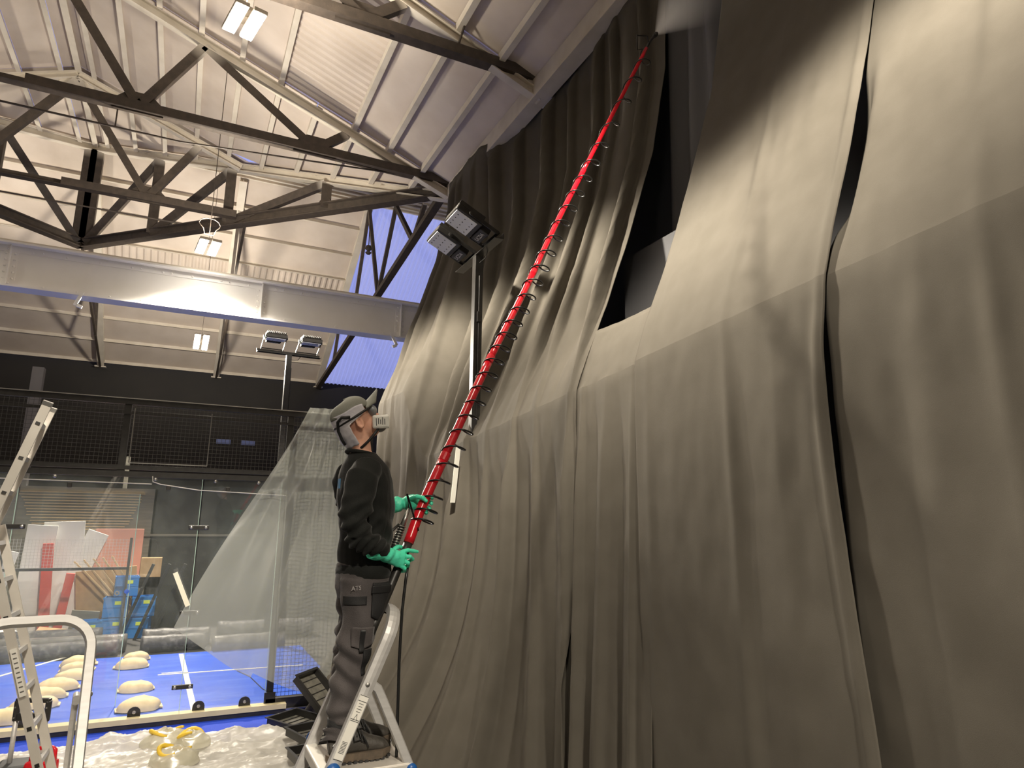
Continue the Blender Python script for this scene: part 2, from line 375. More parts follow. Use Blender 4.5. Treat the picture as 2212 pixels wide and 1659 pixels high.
# cross-roof trusses (planes of constant X)
for x, lab in ((4.2, 'dark lattice truss in front of the blue rooflight sheets'), (0.7, 'cross-roof truss whose pale rafter ends beside the far lamp'), (-2.8, 'cross-roof truss with pale rafter near the left edge')):
    t = thing('cross_truss', lab, 'truss', (x, YF, ZF), 'cross-roof trusses')
    q = B(); q.ibeam((x, YR2, ZR - 0.16), (x, YF - 0.05, ZF - 0.12), 0.20, 0.20, 0.03); q.build('rafter', M_WHITE, t)
    y0 = yv(x) + 0.1; C0, C1 = Vector((x, y0, ZE)), Vector((x, YF - 0.1, ZF - 0.25))
    bw = 0.16 if x == 4.2 else 0.06
    q = B(); q.beam(C0, C1, bw, bw * 0.8); q.build('bottom_chord', M_STEEL, t)
    cz = lambda y: C0.z + (C1.z - C0.z) * (y - y0) / (C1.y - y0)
    if x == 4.2:
        q = B(); q.ibeam((x, YV + 0.15, ZE - 0.05), (x, YR2, ZR - 0.16), 0.14, 0.16, 0.02); q.build('near_rafter', M_WHITE, t)
        for ya, yb in ((14.0, 13.2), (14.0, 15.6), (17.0, 15.6), (17.0, YR2), (20.2, YR2), (20.2, 21.6), (22.6, 21.6)):
            zz = (zn(yb) if yb <= YR2 else zf(yb)) - 0.25
            member(t, 'web', (x, ya, cz(ya)), (x, yb, zz), 0.10, 0.09, up=(1, 0, 0), top=0.97)
        q = B(); q.tube([(x - 0.5, 16.2, 10.7), (x - 0.5, 16.2, 9.35)], 0.012, 6); q.lathe([(0, 0), (0.05, 0.02), (0.08, 0.06), (0.03, 0.1), (0.09, 0.16), (0.07, 0.24), (0, 0.27)], (x - 0.5, 16.2, 9.1)); q.build('hanging_insulator', M_STEEL, t)
    else:
        for ya, yb in ((20.6, YR2 + 0.8), (20.6, 22.0), (23.2, 22.0)):
            if ya > y0: member(t, 'web', (x, ya, cz(ya)), (x, yb, zf(yb) - 0.25), 0.09, 0.08, up=(1, 0, 0), top=0.95)
    q = B(); q.box((x, YF - 0.06, ZF - 0.24), (0.32, 0.2, 0.04)); q.build('bearing_plate', M_WHITE, t)

# ------------------------------------------------------------------ white plate girder across the hall
gy, gz0, gz1 = 13.0, 6.10, 6.86
t = thing('plate_girder', 'white riveted plate girder spanning the hall below the trusses', 'girder', (0, gy, gz0))
q = B(); q.box((-2.6, gy, (gz0 + gz1) / 2), (15.2, 0.03, gz1 - gz0 - 0.06)); q.build('web_plate', M_GIRDER, t)
for nm, z, s_ in (('top_flange', gz1, -1), ('bottom_flange', gz0, 1)):
    q = B(); q.box((-2.6, gy, z + s_ * 0.015), (15.2, 0.34, 0.03)); q.build(nm, M_GIRDER, t)
    q = B(); q.box((-2.6, gy - 0.022, z + s_ * 0.085), (15.2, 0.014, 0.11)); q.build('flange_angle', M_GIRDER, t)
q = B(); q.box((-2.6, gy, gz1 + 0.02), (15.2, 0.26, 0.035)); q.build('rail_strip', M_WHITE, t)
rv = B()
for xs in (-8.6, -5.75, -2.9, 1.0, 3.7):
    q = B(); q.box((xs, gy - 0.06, (gz0 + gz1) / 2), (0.014, 0.10, gz1 - gz0 - 0.07)); q.box((xs, gy - 0.02, (gz0 + gz1) / 2), (0.20, 0.012, gz1 - gz0 - 0.07)); q.build('stiffener', M_GIRDER, t)
    for k in range(5):
        for dx in (-0.06, 0.06): rv.lathe([(0.020, 0), (0.017, 0.012), (0, 0.018)], (xs + dx, gy - 0.026, gz0 + 0.17 + k * 0.105), (0, -1, 0), 8)
x = -9.8
while x < 4.8:
    rv.lathe([(0.021, 0), (0.018, 0.013), (0, 0.02)], (x, gy - 0.029, gz1 - 0.10), (0, -1, 0), 8)
    if random.random() < 0.6: rv.lathe([(0.010, 0), (0.010, 0.05), (0, 0.055)], (x + 0.14, gy - 0.029, gz1 - 0.10), (0, -1, 0), 8)
    rv.lathe([(0.018, 0), (0.015, 0.010), (0, 0.015)], (x + 0.2, gy - 0.029, gz0 + 0.085), (0, -1, 0), 8); x += 0.48
o = rv.build('rivets', M_GIRDER, t, smooth=True); o['kind'] = 'stuff'
for xs, a in ((-1.86, 0.35), (3.55, -0.55)):
    q = B(); R = Matrix.Rotation(a, 3, 'Y'); q.box((xs, gy - 0.16, gz0 - 0.06), (0.05, 0.03, 0.26), R); q.box((xs + 0.02, gy - 0.16, gz0 - 0.19), (0.09, 0.04, 0.06), R, 0.01); q.build('clamp_bracket', M_GIRDER, t)

# ------------------------------------------------------------------ hall lamps
M_LED = emit('lamp_glow', (1.0, 0.93, 0.80), 40.0)
def lamp(loc, rz, label, length=0.52, chord=None, roof_fill=0.16, beam=1.0, cable=None, tilt=0.0, wing=True):
    t = thing('hanging_lamp', label, 'lamp', loc, 'twin-panel hall lamps', rz)
    t.rotation_euler = (math.radians(tilt), 0, rz)
    for s_ in (-1, 1):
        q = B(); q.box((s_ * 0.10, 0, 0.03), (0.15, length + 0.04, 0.05), bev=0.008); h = q.build('housing', M_WHITE, t, local=True)
        q = B(); q.box((s_ * 0.10, 0, 0.0), (0.125, length, 0.012)); q.build('led_panel', M_LED, h, local=True)
    q = B(); q.box((0, 0, 0.075), (0.30, 0.06, 0.03)); q.box((0, 0, 0.10), (0.12, 0.30, 0.05), bev=0.01); q.build('driver_box', M_WHITE, t, local=True)
    q = B(); q.tube([(0, 0, 0.12), (0.01, 0, 0.5), (0, 0.02, cable or zr(loc[0]) - loc[2] - 0.1)] if not tilt else [Matrix.Rotation(-math.radians(tilt), 3, 'X') @ Vector((0, 0, z_)) for z_ in (0.12, cable)], 0.006, 6); q.build('hanging_cable', M_STEEL, t, local=True)
    if chord:
        q = B(); q.tube([(0.05 * math.cos(a) * (1 + 0.3 * math.sin(3 * a)) * 3, 0.02 * math.sin(5 * a), 0.42 + 0.17 * math.sin(a)) for a in [k * 0.35 for k in range(40)]], 0.007, 6); q.build('cable_coil', M_STEEL, t, local=True, smooth=True)
    ld = bpy.data.lights.new('lamp_beam', 'SPOT'); ld.energy = LAMP_W * beam; ld.color = LAMP_COL; ld.spot_size = math.radians(132); ld.spot_blend = 0.28; ld.shadow_soft_size = 0.22
    ld.use_nodes = True; nt = ld.node_tree; em = nt.nodes['Emission']; tc = nt.nodes.new('ShaderNodeTexCoord'); sp = nt.nodes.new('ShaderNodeSeparateXYZ'); ab = nt.nodes.new('ShaderNodeMath'); ab.operation = 'ABSOLUTE'
    mr = nt.nodes.new('ShaderNodeMapRange'); mr.inputs[1].default_value = 0.55; mr.inputs[2].default_value = 0.80 if wing else 1.0; mr.inputs[3].default_value = 2.3 if wing else 1.1; mr.inputs[4].default_value = 0.06 if wing else 0.8    # wide-beam lens: more light sideways than straight down
    nt.links.new(tc.outputs['Normal'], sp.inputs[0]); nt.links.new(sp.outputs['Z'], ab.inputs[0]); nt.links.new(ab.outputs[0], mr.inputs[0]); nt.links.new(mr.outputs[0], em.inputs['Strength'])
    lo = bpy.data.objects.new('lamp_beam', ld); COL.objects.link(lo); lo.parent = t; lo.location = (0, 0, -0.06)
    ld = bpy.data.lights.new('roof_fill_light', 'SPOT'); ld.energy = LAMP_W * roof_fill; ld.color = LAMP_COL; ld.spot_size = math.radians(165); ld.spot_blend = 0.5; ld.shadow_soft_size = 0.2  # extra upward spot added to each lamp to brighten the roof
    lo = bpy.data.objects.new('roof_fill_light', ld); COL.objects.link(lo); lo.parent = t; lo.location = (0, 0, 0.20); lo.rotation_euler = (PI, 0, 0)
    return t
lamp((0.12, 7.48, 8.1), math.radians(13), 'brightest twin-panel lamp hanging near the top of the picture', roof_fill=0.17)
lamp((0.0, 12.2, 7.07), math.radians(8), 'middle glowing lamp with a coil of spare cable above the white girder', 0.50, True, beam=0.48, roof_fill=0.17, cable=3.56, tilt=-8, wing=False)
lamp((0.08, 18.5, 6.86), 0.05, 'farthest small glowing lamp below the white girder', 0.50, beam=1.7, roof_fill=0.30, cable=4.75, tilt=-34, wing=False)
lamp((0.12, 0.3, 8.1), 0.1, 'hall lamp hanging above and behind the camera, out of the picture', beam=1.25)
lamp((0.12, -6.4, 8.1), 0.1, 'rearmost hall lamp behind the camera, out of the picture')

for y in (3.8, 11.5, 18.5): lamp((-5.75, y, 8.1), 0.1, 'added roof-fill lamp over the left half of the hall, %s, out of the picture' % {3.8: 'nearest', 11.5: 'middle', 18.5: 'farthest'}[y], beam=0.03, roof_fill=0.13)  # unseen lamps added on the left to even out the roof brightness

# ------------------------------------------------------------------ black drapes along the right side
def zb(y): return 4.05 - 0.075 * y
GT = [(0, 0), (0.3, 0.105), (0.84, 0.33), (1.6, 0.60), (2.6, 0.92), (3.66, 1.12), (5.3, 1.17)]
def drape(name, label, y0, y1, ny, nt, folds, zbf=zb, xb=3.10, gain=lambda y: 1.0, ztop=8.86, zbot=0.02, tsplit=0.56, sway=lambda y, z: 0.0, flare=lambda y: 0.10, wav=0.02, seed=0.0, decay=0.0, fexp=1.3, edge=None, m=None, hem=0.0):
    """cloth hung from the eave, dropped over a rail at zbf(y) and down to the floor"""
    q = B(); xb_ = xb
    def f(u, v):
        y = y0 + (y1 - y0) * u; zc = zbf(y)
        if v < tsplit: z = ztop + (zc - ztop) * (v / tsplit) ** 0.9; 
        else: z = zc + (zbot - zc) * ((v - tsplit) / (1 - tsplit))
        dz = z - zc; xb = xb_(y) if callable(xb_) else xb_
        if dz > 0: x = xb + interp(GT, dz) * gain(y)
        else:
            k = -dz / max(0.1, zc); x = xb - 0.006 * sm(0, 0.012, k) - flare(y) * k ** fexp
        yy = y + sway(y, z); d = 0.0
        for (fy, w, a, drift, up, dn) in folds:
            c = fy + drift * (z - zc)
            s_ = (y - c) / w
            amp = a * (up * (0.22 + 0.78 * sm(0.0, 1.2, dz)) if dz > 0 else dn * (0.22 + 0.78 * sm(0, 1.0, -dz)))
            if decay: amp *= math.exp(-max(0, dz) * decay) / (1 + 0.5 * max(0, -dz))
            if a > 0 and not decay and s_ < 0: s_ *= 2.6          # pleats lean over: steep towards the camera end
            if abs(s_) < 3.2: d += amp * math.exp(-abs(s_) ** 1.6); yy += amp * 0.6 * s_ * math.exp(-s_ * s_) * 0.5
        calm = 0.08 + 0.92 * sm(0.0, 0.9, abs(dz)) if dz > 0 else 0.10 + 0.6 * sm(0, 1.5, -dz)
        top = sm(ztop, ztop - 0.5, z); d *= top
        d += wav * calm * (nz(y * 1.9 + seed, z * 0.10, seed) + 0.45 * nz(y * 5.0, z * 0.12, seed + 3)) + 0.006 * nz(y * 9, z * 4, seed + 9)
        if edge: d += edge(u, v, z)
        # push mostly towards the hall, a little upwards on the sloping part
        return Vector((x - d, yy, z + (0.25 * d * sm(0.2, 0.5, dz) * sm(ztop, ztop - 1.0, z) if ztop > 5 else 0.0)))
    n1 = int(nt * tsplit); V = [tsplit * i / n1 for i in range(n1)] + [tsplit + (1 - tsplit) * i / (nt - n1) for i in range(nt - n1 + 1)]
    G = q.grid(lambda a, b: f(a, V[round(b * nt)]), ny, nt + 1)
    for i in range(ny - 1):
        e = q.bm.edges.get((G[i][n1], G[i + 1][n1]))
        if e: e.smooth = False
    o = q.build(name, m or M_CLOTH, smooth=True, fix=False)
    s_ = o.modifiers.new('thickness', 'SOLIDIFY'); s_.thickness = 0.004; s_.offset = 0
    return tag(o, label, 'curtain', 'black drapes over the court fence')
# fold: (y at rail, width, amplitude towards hall, drift of y per metre of height, strength above, strength below)
drape('drape', 'widest smooth black drape filling the right edge of the picture', -3.2, 2.44, 230, 150,
      [(1.62, 0.05, 0.05, 0.02, 1.0, 0.7), (1.30, 0.22, -0.05, 0.03, 0.8, 0.8), (0.6, 0.2, 0.06, 0, 0.7, 0.9), (2.1, 0.16, -0.03, 0.0, 0.3, 1.1), (1.9, 0.10, 0.03, -0.03, 0.2, 1.0), (-0.6, 0.2, 0.07, 0, 0.7, 1)],
      flare=lambda y: -0.08, gain=lambda y: 0.92, seed=2.0, decay=0.9, wav=0.014, sway=lambda y, z: -0.05 * sm(2.5, 0, z) * sm(1.0, 2.4, y),
      edge=lambda u, v, z: -0.12 * sm(0.975, 1.0, u) * sm(3.95, 4.4, z) * (1 - sm(4.9, 5.6, z)))
drape('drape', 'smooth black drape panel with a loose left edge beside the dark opening', 2.40, 4.16, 130, 150,
      [(3.20, 0.045, 0.045, 0.02, 0.9, 0.8), (3.12, 0.12, -0.03, 0.03, 0.6, 1.0), (3.65, 0.3, 0.03, 0.0, 0.8, 0.5), (2.78, 0.10, 0.03, -0.02, 0.3, 1.0), (2.45, 0.03, 0.05, 0.0, 1.0, 0.9), (4.0, 0.06, 0.03, 0.0, 0.2, 1.0)],
      flare=lambda y: -0.02, gain=lambda y: 0.92 + 0.08 * sm(2.6, 4.1, y), seed=5.0, xb=3.07, decay=0.8, wav=0.012,
      sway=lambda y, z: (-0.16 * sm(3.3, 0.6, z) if z < 3.3 else 0.0) * sm(3.2, 2.45, y) + 0.05 * sm(3.9, 3.4, z) * sm(2.9, 2.45, y))
FF = [(5.18, 0.05, 0.10, 0.04, 1.0, 0.9), (5.55, 0.10, -0.06, 0.02, 1.0, 0.6), (5.85, 0.09, 0.09, 0.05, 1.0, 0.5), (6.32, 0.06, 0.12, 0.02, 1.0, 1.0), (6.05, 0.09, -0.06, 0, 0.8, 0.5), (6.75, 0.12, -0.06, 0.04, 1.0, 0.8), (7.05, 0.10, 0.09, 0.04, 1.0, 0.6),
      (7.62, 0.07, 0.16, 0.05, 1.0, 1.2), (7.40, 0.10, -0.10, 0.04, 1.0, 0.6), (8.05, 0.14, -0.09, 0.05, 1.0, 0.5), (8.5, 0.08, 0.14, 0.06, 1.0, 1.0), (8.95, 0.10, 0.14, 0.10, 1.0, 1.0), (9.3, 0.1, -0.1, 0.10, 1.0, 0.8)]
FF = [(a, b, 1.45 * c, d, e, f_) for a, b, c, d, e, f_ in FF]
FF += [(9.62, 0.10, 0.12, 0.1, 0.8, 1.0), (10.1, 0.14, -0.07, 0.05, 1.0, 0.7), (10.45, 0.09, 0.12, 0.05, 1.0, 0.9), (10.9, 0.1, 0.12, 0.02, 1.0, 1.0), (11.15, 0.1, -0.08, 0.02, 1.0, 0.8)]
drape('drape', 'deeply pleated far drape behind the red lance and the floodlight post', 5.08, 11.35, 460, 180, FF,
      zbf=lambda y: zb(y) + (4.44 - zb(y)) * sm(9.2, 10.0, y), xb=lambda y: 3.10 - 0.17 * sm(9.2, 10.0, y),
      gain=lambda y: 1.0 + 0.16 * sm(5.2, 7.6, y) - 0.16 * sm(8.2, 10.0, y), fexp=3.0, flare=lambda y: 0.06 + 1.10 * sm(5.2, 8.2, y), seed=9.0, wav=0.035, sway=lambda y, z: -0.9 * sm(4.2, 0, z) * sm(8.6, 11, y))
drape('drape', 'low rumpled drape below the dark triangular opening', 4.05, 5.2, 90, 110,
      [(4.25, 0.04, 0.04, 0, 0.5, 1.0), (4.62, 0.12, 0.05, -0.02, 0.2, 1.2), (4.80, 0.06, -0.06, -0.02, 0.2, 1.0), (4.98, 0.06, 0.07, 0.0, 0.2, 1.0), (4.45, 0.06, -0.04, 0.0, 0.2, 1.0)],
      ztop=4.25, tsplit=0.12, seed=12.0, xb=3.12, wav=0.04)
q = B()
q.grid(lambda u, v: Vector((4.42 + 0.05 * math.sin(u * 26) + 0.04 * nz(u * 9, v * 2), 4.0 + 1.3 * u + 0.25 * (v - 0.5) * (u - 0.5), 8.86 - 4.3 * v)), 60, 40)
o = q.build('inner_drape', M_CLOTH2, smooth=True, fix=False); tag(o, 'dark folded inner drape seen deep inside the triangular opening', 'curtain')
o.modifiers.new('thickness', 'SOLIDIFY').thickness = 0.004
q = B(); q.box((4.02, 4.72, 3.95), (0.04, 1.7, 2.6)); tag(q.build('liner_board', M_CLOTH2), 'flat dark grey board inside the triangular opening', 'board')
# fence frame that carries the drapes
t = thing('drape_fence', 'black steel fence rail and posts hidden under the drapes', 'fence', (3.16, 4, 0))
for ya, yb in ((-3.2, 9.5),):
    q = B(); q.beam((3.17, ya, zb(ya) - 0.06), (3.17, yb, zb(yb) - 0.06), 0.05, 0.05); q.build('top_rail', M_BLACK, t)
for y in (-3, -1, 1, 3, 5, 7, 9.3):
    q = B(); q.beam((3.2, y, 0), (3.2, y, zb(y) - 0.08), 0.06, 0.06); q.build('fence_post', M_BLACK, t)
q = B(); q.beam((3.55, 4.1, 3.98), (3.40, 5.15, 3.92), 0.04, 0.04); q.build('inner_rail', M_BLACK, t)

# ------------------------------------------------------------------ padel court behind glass
GY = 9.85                                            # plane of the glass end wall
M_GLASS = film('court_glass', (0.75, 0.85, 0.80), 0.075, 0.02, 0.62, 0.03, 2.5, transl=0.3)
M_GEDGE = mat('glass_edge_green', (0.45, 0.62, 0.55), 0.2)
M_BASE = mat('cream_base_paint', (0.62, 0.54, 0.33), 0.6, col2=(0.54, 0.47, 0.28), scale=5)
q = B(); q.box((-0.6, 9.30, 0.006), (9.0, 1.1, 0.012)); struct(q.build('floor_turf_strip', M_TURF))
q = B(); q.box((-1.2, 12.12, 0.02), (7.2, 4.45, 0.04)); struct(q.build('floor_court', M_COURT))
q = B(); q.box((0.36, 12.1, 0.043), (0.075, 4.3, 0.006), Matrix.Rotation(0.035, 3, 'Z')); struct(q.build('trim_1', M_LINE))
q = B(); q.box((1.05, 12.52, 0.043), (2.2, 0.045, 0.006), Matrix.Rotation(-0.04, 3, 'Z')); struct(q.build('trim_2', M_LINE))
q = B(); q.box((0.15, 12.66, 0.043), (0.3, 0.04, 0.006), Matrix.Rotation(-0.02, 3, 'Z')); struct(q.build('trim_3', M_LINE))
q = B(); q.box((-1.9, 14.0, 0.043), (0.06, 2.6, 0.006), Matrix.Rotation(-0.5, 3, 'Z')); struct(q.build('trim_4', M_LINE))
# fold in the protective film on the court
q = B(); q.tube([(1.55, 10.2, 0.045), (1.35, 11.0, 0.046), (1.25, 11.9, 0.046), (1.1, 12.4, 0.045)], 0.006, 6); struct(q.build('trim_5', M_BLACK))

wall = thing('court_end_wall', 'glass padel court end wall with black mesh panels above', 'court wall', (0, GY, 0))
q = B(); q.box((-1.75, GY - 0.05, 0.10), (6.5, 0.16, 0.06)); q.build('base_ledge', M_BASE, wall)
q = B(); q.box((-1.75, GY - 0.04, 0.035), (6.5, 0.14, 0.07)); q.build('base_beam', M_BLACK, wall)
q = B(); q.box((2.1, GY + 0.02, 0.09), (1.7, 0.10, 0.18)); q.build('base_beam', M_BLACK, wall)
q = B(); q.box((2.1, GY - 0.08, 0.05), (1.7, 0.03, 0.02)); q.build('base_ledge', M_GALV, wall)
panes = [(-5.73, -3.75), (-3.73, -1.75), (-1.73, 0.24), (0.26, 1.24)]
def clamp(x, z, w=0.24):
    q = B(); q.box((x, GY - 0.025, z), (w, 0.02, 0.055), bev=0.006); c = q.build('glass_clamp', M_BLACK, wall)
    for dx in (-w * 0.36, w * 0.36):
        q = B(); q.lathe([(0.020, 0), (0.020, 0.008), (0.012, 0.013), (0, 0.014)], (x + dx, GY - 0.035, z), (0, -1, 0), 12); q.build('bolt', M_GALV, c, smooth=True)
for a, b in panes:
    q = B(); q.box(((a + b) / 2, GY, 1.545), (b - a, 0.012, 2.87)); g = q.build('glass_pane', M_GLASS, wall)
    q = B(); q.box((b, GY, 1.545), (0.007, 0.014, 2.87)); q.build('pane_edge', M_GEDGE, g)
    for fx in (0.2, 0.75):
        x = a + (b - a) * fx
        q = B(); q.lathe([(0, 0), (0.07, 0), (0.07, 0.012), (0, 0.012)], (x, GY - 0.02, 0.17), (0, -1, 0), 20); q.box((x, GY - 0.026, 0.14), (0.14, 0.012, 0.06)); lug = q.build('foot_lug', M_BLACK, wall)
        q = B(); q.lathe([(0.02, 0), (0.02, 0.01), (0, 0.014)], (x, GY - 0.034, 0.18), (0, -1, 0), 12); q.build('bolt', M_GALV, lug)
        q = B(); q.box((x + 0.1, GY - 0.03, 2.86), (0.05, 0.02, 0.06), bev=0.006); q.build('top_lug', M_BLACK, wall)
        q = B(); q.lathe([(0.022, 0), (0.022, 0.012), (0, 0.018)], (x - 0.06, GY - 0.05, 2.96), (0, -1, 0), 12); q.build('bolt', M_GALV, wall, smooth=True)
clamp(0.25, 2.36); clamp(0.25, 1.30); clamp(0.25, 0.42); clamp(-1.74, 2.36); clamp(-1.74, 1.30)
# steel frame
for z, h in ((3.02, 0.07), (3.10, 0.05), (3.95, 0.08), (3.80, 0.035)):
    q = B(); q.box((-1.35, GY + 0.03, z), (7.6, 0.06, h)); q.build('mesh_rail', M_BLACK, wall)
q = B(); q.box((-1.35, GY - 0.01, 3.985), (7.6, 0.02, 0.012)); q.build('rail_lip', M_GALV, wall)
for x in (-4.7, -2.72, -0.72, 1.30, 2.45):
    q = B(); q.box((x, GY + 0.05, 3.5 if x < 1.2 else 2.0), (0.08, 0.06, 0.98 if x < 1.2 else 3.96)); q.build('post', M_BLACK, wall)
q = B(); q.box((1.30, GY - 0.02, 0.18), (0.14, 0.02, 0.16)); q.build('post_plate', M_BLACK, wall)
q = B(); q.tube([(-3.4, GY - 0.03, 2.93), (-0.35, GY - 0.03, 2.90)], 0.006, 6); q.tube([(-0.35, GY - 0.03, 3.0), (-0.34, GY - 0.04, 2.93), (-0.25, GY - 0.04, 2.90), (0.2, GY - 0.04, 2.84), (1.3, GY - 0.04, 2.80)], 0.006, 6); q.build('loose_cable', M_ALU2, wall)
# mesh wires: one joined part per panel
M_WIRE = mat('mesh_wire', (0.10, 0.095, 0.09), 0.3, 0.8)
def mesh_panel(x0, x1, z0, z1, pitch=0.05, y=GY, r=0.0022):
    q = B()
    def bar(a, b):
        q.beam(a, b, r * 2, r * 2)
    n = int((x1 - x0) / pitch)
    for i in range(n + 1): bar((x0 + i * pitch, y, z0), (x0 + i * pitch, y, z1))
    n = int((z1 - z0) / pitch)
    for i in range(n + 1): bar((x0, y - 2 * r, z0 + i * pitch), (x1, y - 2 * r, z0 + i * pitch))
    o = q.build('wire_mesh', M_WIRE, wall); o['kind'] = 'stuff'; return o
mesh_panel(-4.65, -2.76, 3.13, 3.91); mesh_panel(-2.68, -0.76, 3.13, 3.91); mesh_panel(-0.68, 1.26, 3.13, 3.91); mesh_panel(1.34, 2.41, 3.13, 3.91); mesh_panel(1.34, 2.41, 0.2, 2.98)
q = B()
for a, b in (((-0.64, 3.16), (-0.64, 3.86)), ((0.27, 3.16), (0.27, 3.86)), ((-0.64, 3.16), (0.27, 3.16))):
    q.tube([(a[0], GY - 0.012, a[1]), (b[0], GY - 0.012, b[1])], 0.006, 6)
q.build('panel_edge_wire', M_GALV, wall)
# loose pane standing just behind the end wall
t = thing('spare_glass_pane', 'loose clear glass pane standing upright behind the left glass panel', 'glass', (-1.4, 10.75, 0.04))
q = B(); q.box((-1.46, 10.75, 1.42), (1.9, 0.012, 2.75), Matrix.Rotation(0.02, 3, 'X')); q.build('pane', M_GLASS, t)
q = B(); q.box((-0.507, 10.75, 1.42), (0.010, 0.016, 2.75), Matrix.Rotation(0.02, 3, 'X')); q.build('pane_edge', M_GEDGE, t)
q = B(); q.lathe([(0.03, 0), (0.03, 0.01), (0, 0.014)], (-0.53, 10.73, 1.5), (0, -1, 0), 14); q.build('edge_pad', mat('blue_plastic', (0.01, 0.10, 0.6), 0.4), t)
q = B(); q.lathe([(0.012, 0), (0.03, 0), (0.03, 0.01), (0.012, 0.01)], (-0.64, 10.73, 1.48), (0, -1, 0), 14); q.build('washer', M_GALV, t)

# ------------------------------------------------------------------ sandbags
M_BAG = mat('sand_coloured_bag', (0.80, 0.66, 0.40), 0.75, col2=(0.68, 0.55, 0.33), scale=9, bump=0.4, bscale=22)
def sandbag(x, y, rz, sx, sy, h, label, seed, z0=0.045):
    q = B()
    def f(u, v):
        a = 2 * PI * u; r = math.sin(PI * v / 2) if v < 1 else 1
        top = v
        cx = math.copysign(abs(math.cos(a)) ** 0.62, math.cos(a)); sy_ = math.copysign(abs(math.sin(a)) ** 0.62, math.sin(a))
        pinch = 1 - 0.22 * abs(cx) ** 2
        px, py = cx * sx * r, sy_ * sy * r * (pinch + 0.0)
        zz = h * (1 - v ** 1.9) ** 0.95 if v < 1 else 0
        zz += 0.010 * nz(px * 14 + seed, py * 14, seed) * (1 - v ** 4) + 0.018 * nz(px * 5 + seed, py * 5, seed + 4)
        return Vector((px + 0.02 * nz(py * 9, seed), py + 0.02 * nz(px * 9, seed + 1), max(0.0, zz + 0.02 * (1 if v < 0.97 else 0.3))))
    q.grid(f, 44, 16, uwrap=True)
    bmesh.ops.remove_doubles(q.bm, verts=q.bm.verts[:], dist=0.0005)
    t = thing('sandbag', label, 'sandbag', (x, y, z0), 'sandbags on the blue court', rz)
    q.build('sack', M_BAG, t, smooth=True, local=True)
    for s_ in (-1, 1):
        q = B(); q.poly([(s_ * sx * 0.93, -sy * 0.42, 0.03), (s_ * sx * 1.09, -sy * 0.5, 0.022), (s_ * sx * 1.09, sy * 0.5, 0.026), (s_ * sx * 0.93, sy * 0.42, 0.04),
                         (s_ * sx * 0.93, -sy * 0.42, 0.01), (s_ * sx * 1.09, -sy * 0.5, 0.012), (s_ * sx * 1.09, sy * 0.5, 0.012), (s_ * sx * 0.93, sy * 0.42, 0.01)],
                        [(0, 1, 2, 3), (7, 6, 5, 4), (0, 4, 5, 1), (1, 5, 6, 2), (2, 6, 7, 3), (3, 7, 4, 0)])
        q.build('sewn_end', M_BAG, t, local=True)
    return t
BAGS = [(-0.22, 10.50, 0.12, 0.25, 0.17, 0.14, 'nearest sandbag on the blue court, lowest in the right row'), (-0.31, 11.60, 0.10, 0.22, 0.15, 0.12, 'second sandbag up in the right row on the blue court'),
        (-0.46, 13.30, -0.03, 0.24, 0.16, 0.13, 'third sandbag up in the right row, in front of the farthest one'), (-0.42, 13.95, 0.02, 0.20, 0.15, 0.12, 'farthest sandbag of the right row'),
        (-1.25, 13.80, 0.05, 0.25, 0.17, 0.13, 'farthest sandbag of the left row'), (-1.22, 13.35, -0.05, 0.23, 0.16, 0.12, 'sandbag touching the farthest one of the left row'), (-1.22, 12.75, 0.0, 0.23, 0.16, 0.12, 'sandbag behind the ladder handle in the middle of the left row'),
        (-1.33, 12.05, 0.1, 0.27, 0.17, 0.14, 'upper sandbag of the overlapping pair in the left row'), (-1.42, 11.60, 0.08, 0.27, 0.16, 0.13, 'lower sandbag of the overlapping pair in the left row'),
        (-1.45, 11.10, 0.05, 0.27, 0.15, 0.12, 'flat sandbag just above the black trolley handle'), (-1.66, 10.48, 0.06, 0.31, 0.17, 0.14, 'sandbag behind the black trolley handle at the left edge')]
for k, (x, y, rz, sx, sy, h, lab) in enumerate(BAGS): sandbag(x, y, rz, sx, sy, h, lab, 3.7 * k)

# ------------------------------------------------------------------ behind the court: store of materials against a partition
M_PART = mat('grey_brown_partition', (0.16, 0.155, 0.13), 0.8, col2=(0.24, 0.225, 0.18), scale=3, stretch=(0.4, 1, 6), lo=0.4, hi=0.75)
M_DARKBOARD = mat('dark_scuffed_board', (0.022, 0.024, 0.022), 0.6, col2=(0.05, 0.05, 0.045), scale=7, detail=8, lo=0.55, hi=0.8)
M_RED = mat('red_panel', (0.62, 0.08, 0.06), 0.5); M_WPAN = mat('white_panel', (0.78, 0.78, 0.76), 0.5); M_CARD = mat('cardboard', (0.48, 0.33, 0.18), 0.8, col2=(0.40, 0.27, 0.14), scale=8)
M_BLUE = mat('blue_moulded_plastic', (0.03, 0.20, 0.55), 0.4); M_TIMB = mat('pale_timber', (0.55, 0.40, 0.22), 0.7, col2=(0.46, 0.32, 0.16), scale=6, stretch=(1, 1, 0.1)); M_SALM = mat('salmon_panel', (0.70, 0.33, 0.25), 0.6)
q = B(); q.box((-4.9, 18.05, 1.55), (8.8, 0.1, 3.1)); part_wall = struct(q.build('wall_partition', M_PART))
q = B(); q.box((3.4, 18.05, 1.6), (7.9, 0.1, 3.2)); struct(q.build('wall_partition_dark', M_DARKBOARD))
q = B(); q.box((0.6, 17.95, 2.05), (2.6, 0.06, 0.05)); struct(q.build('trim_6', M_PART))
for k in range(14):
    q = B(); q.box((-1.95 + 0.1 * nz(k * 1.3), 17.97, 2.98 - k * 0.062), (2.4 - 0.05 * k, 0.03, 0.022)); q.build('batten', M_TIMB, part_wall)
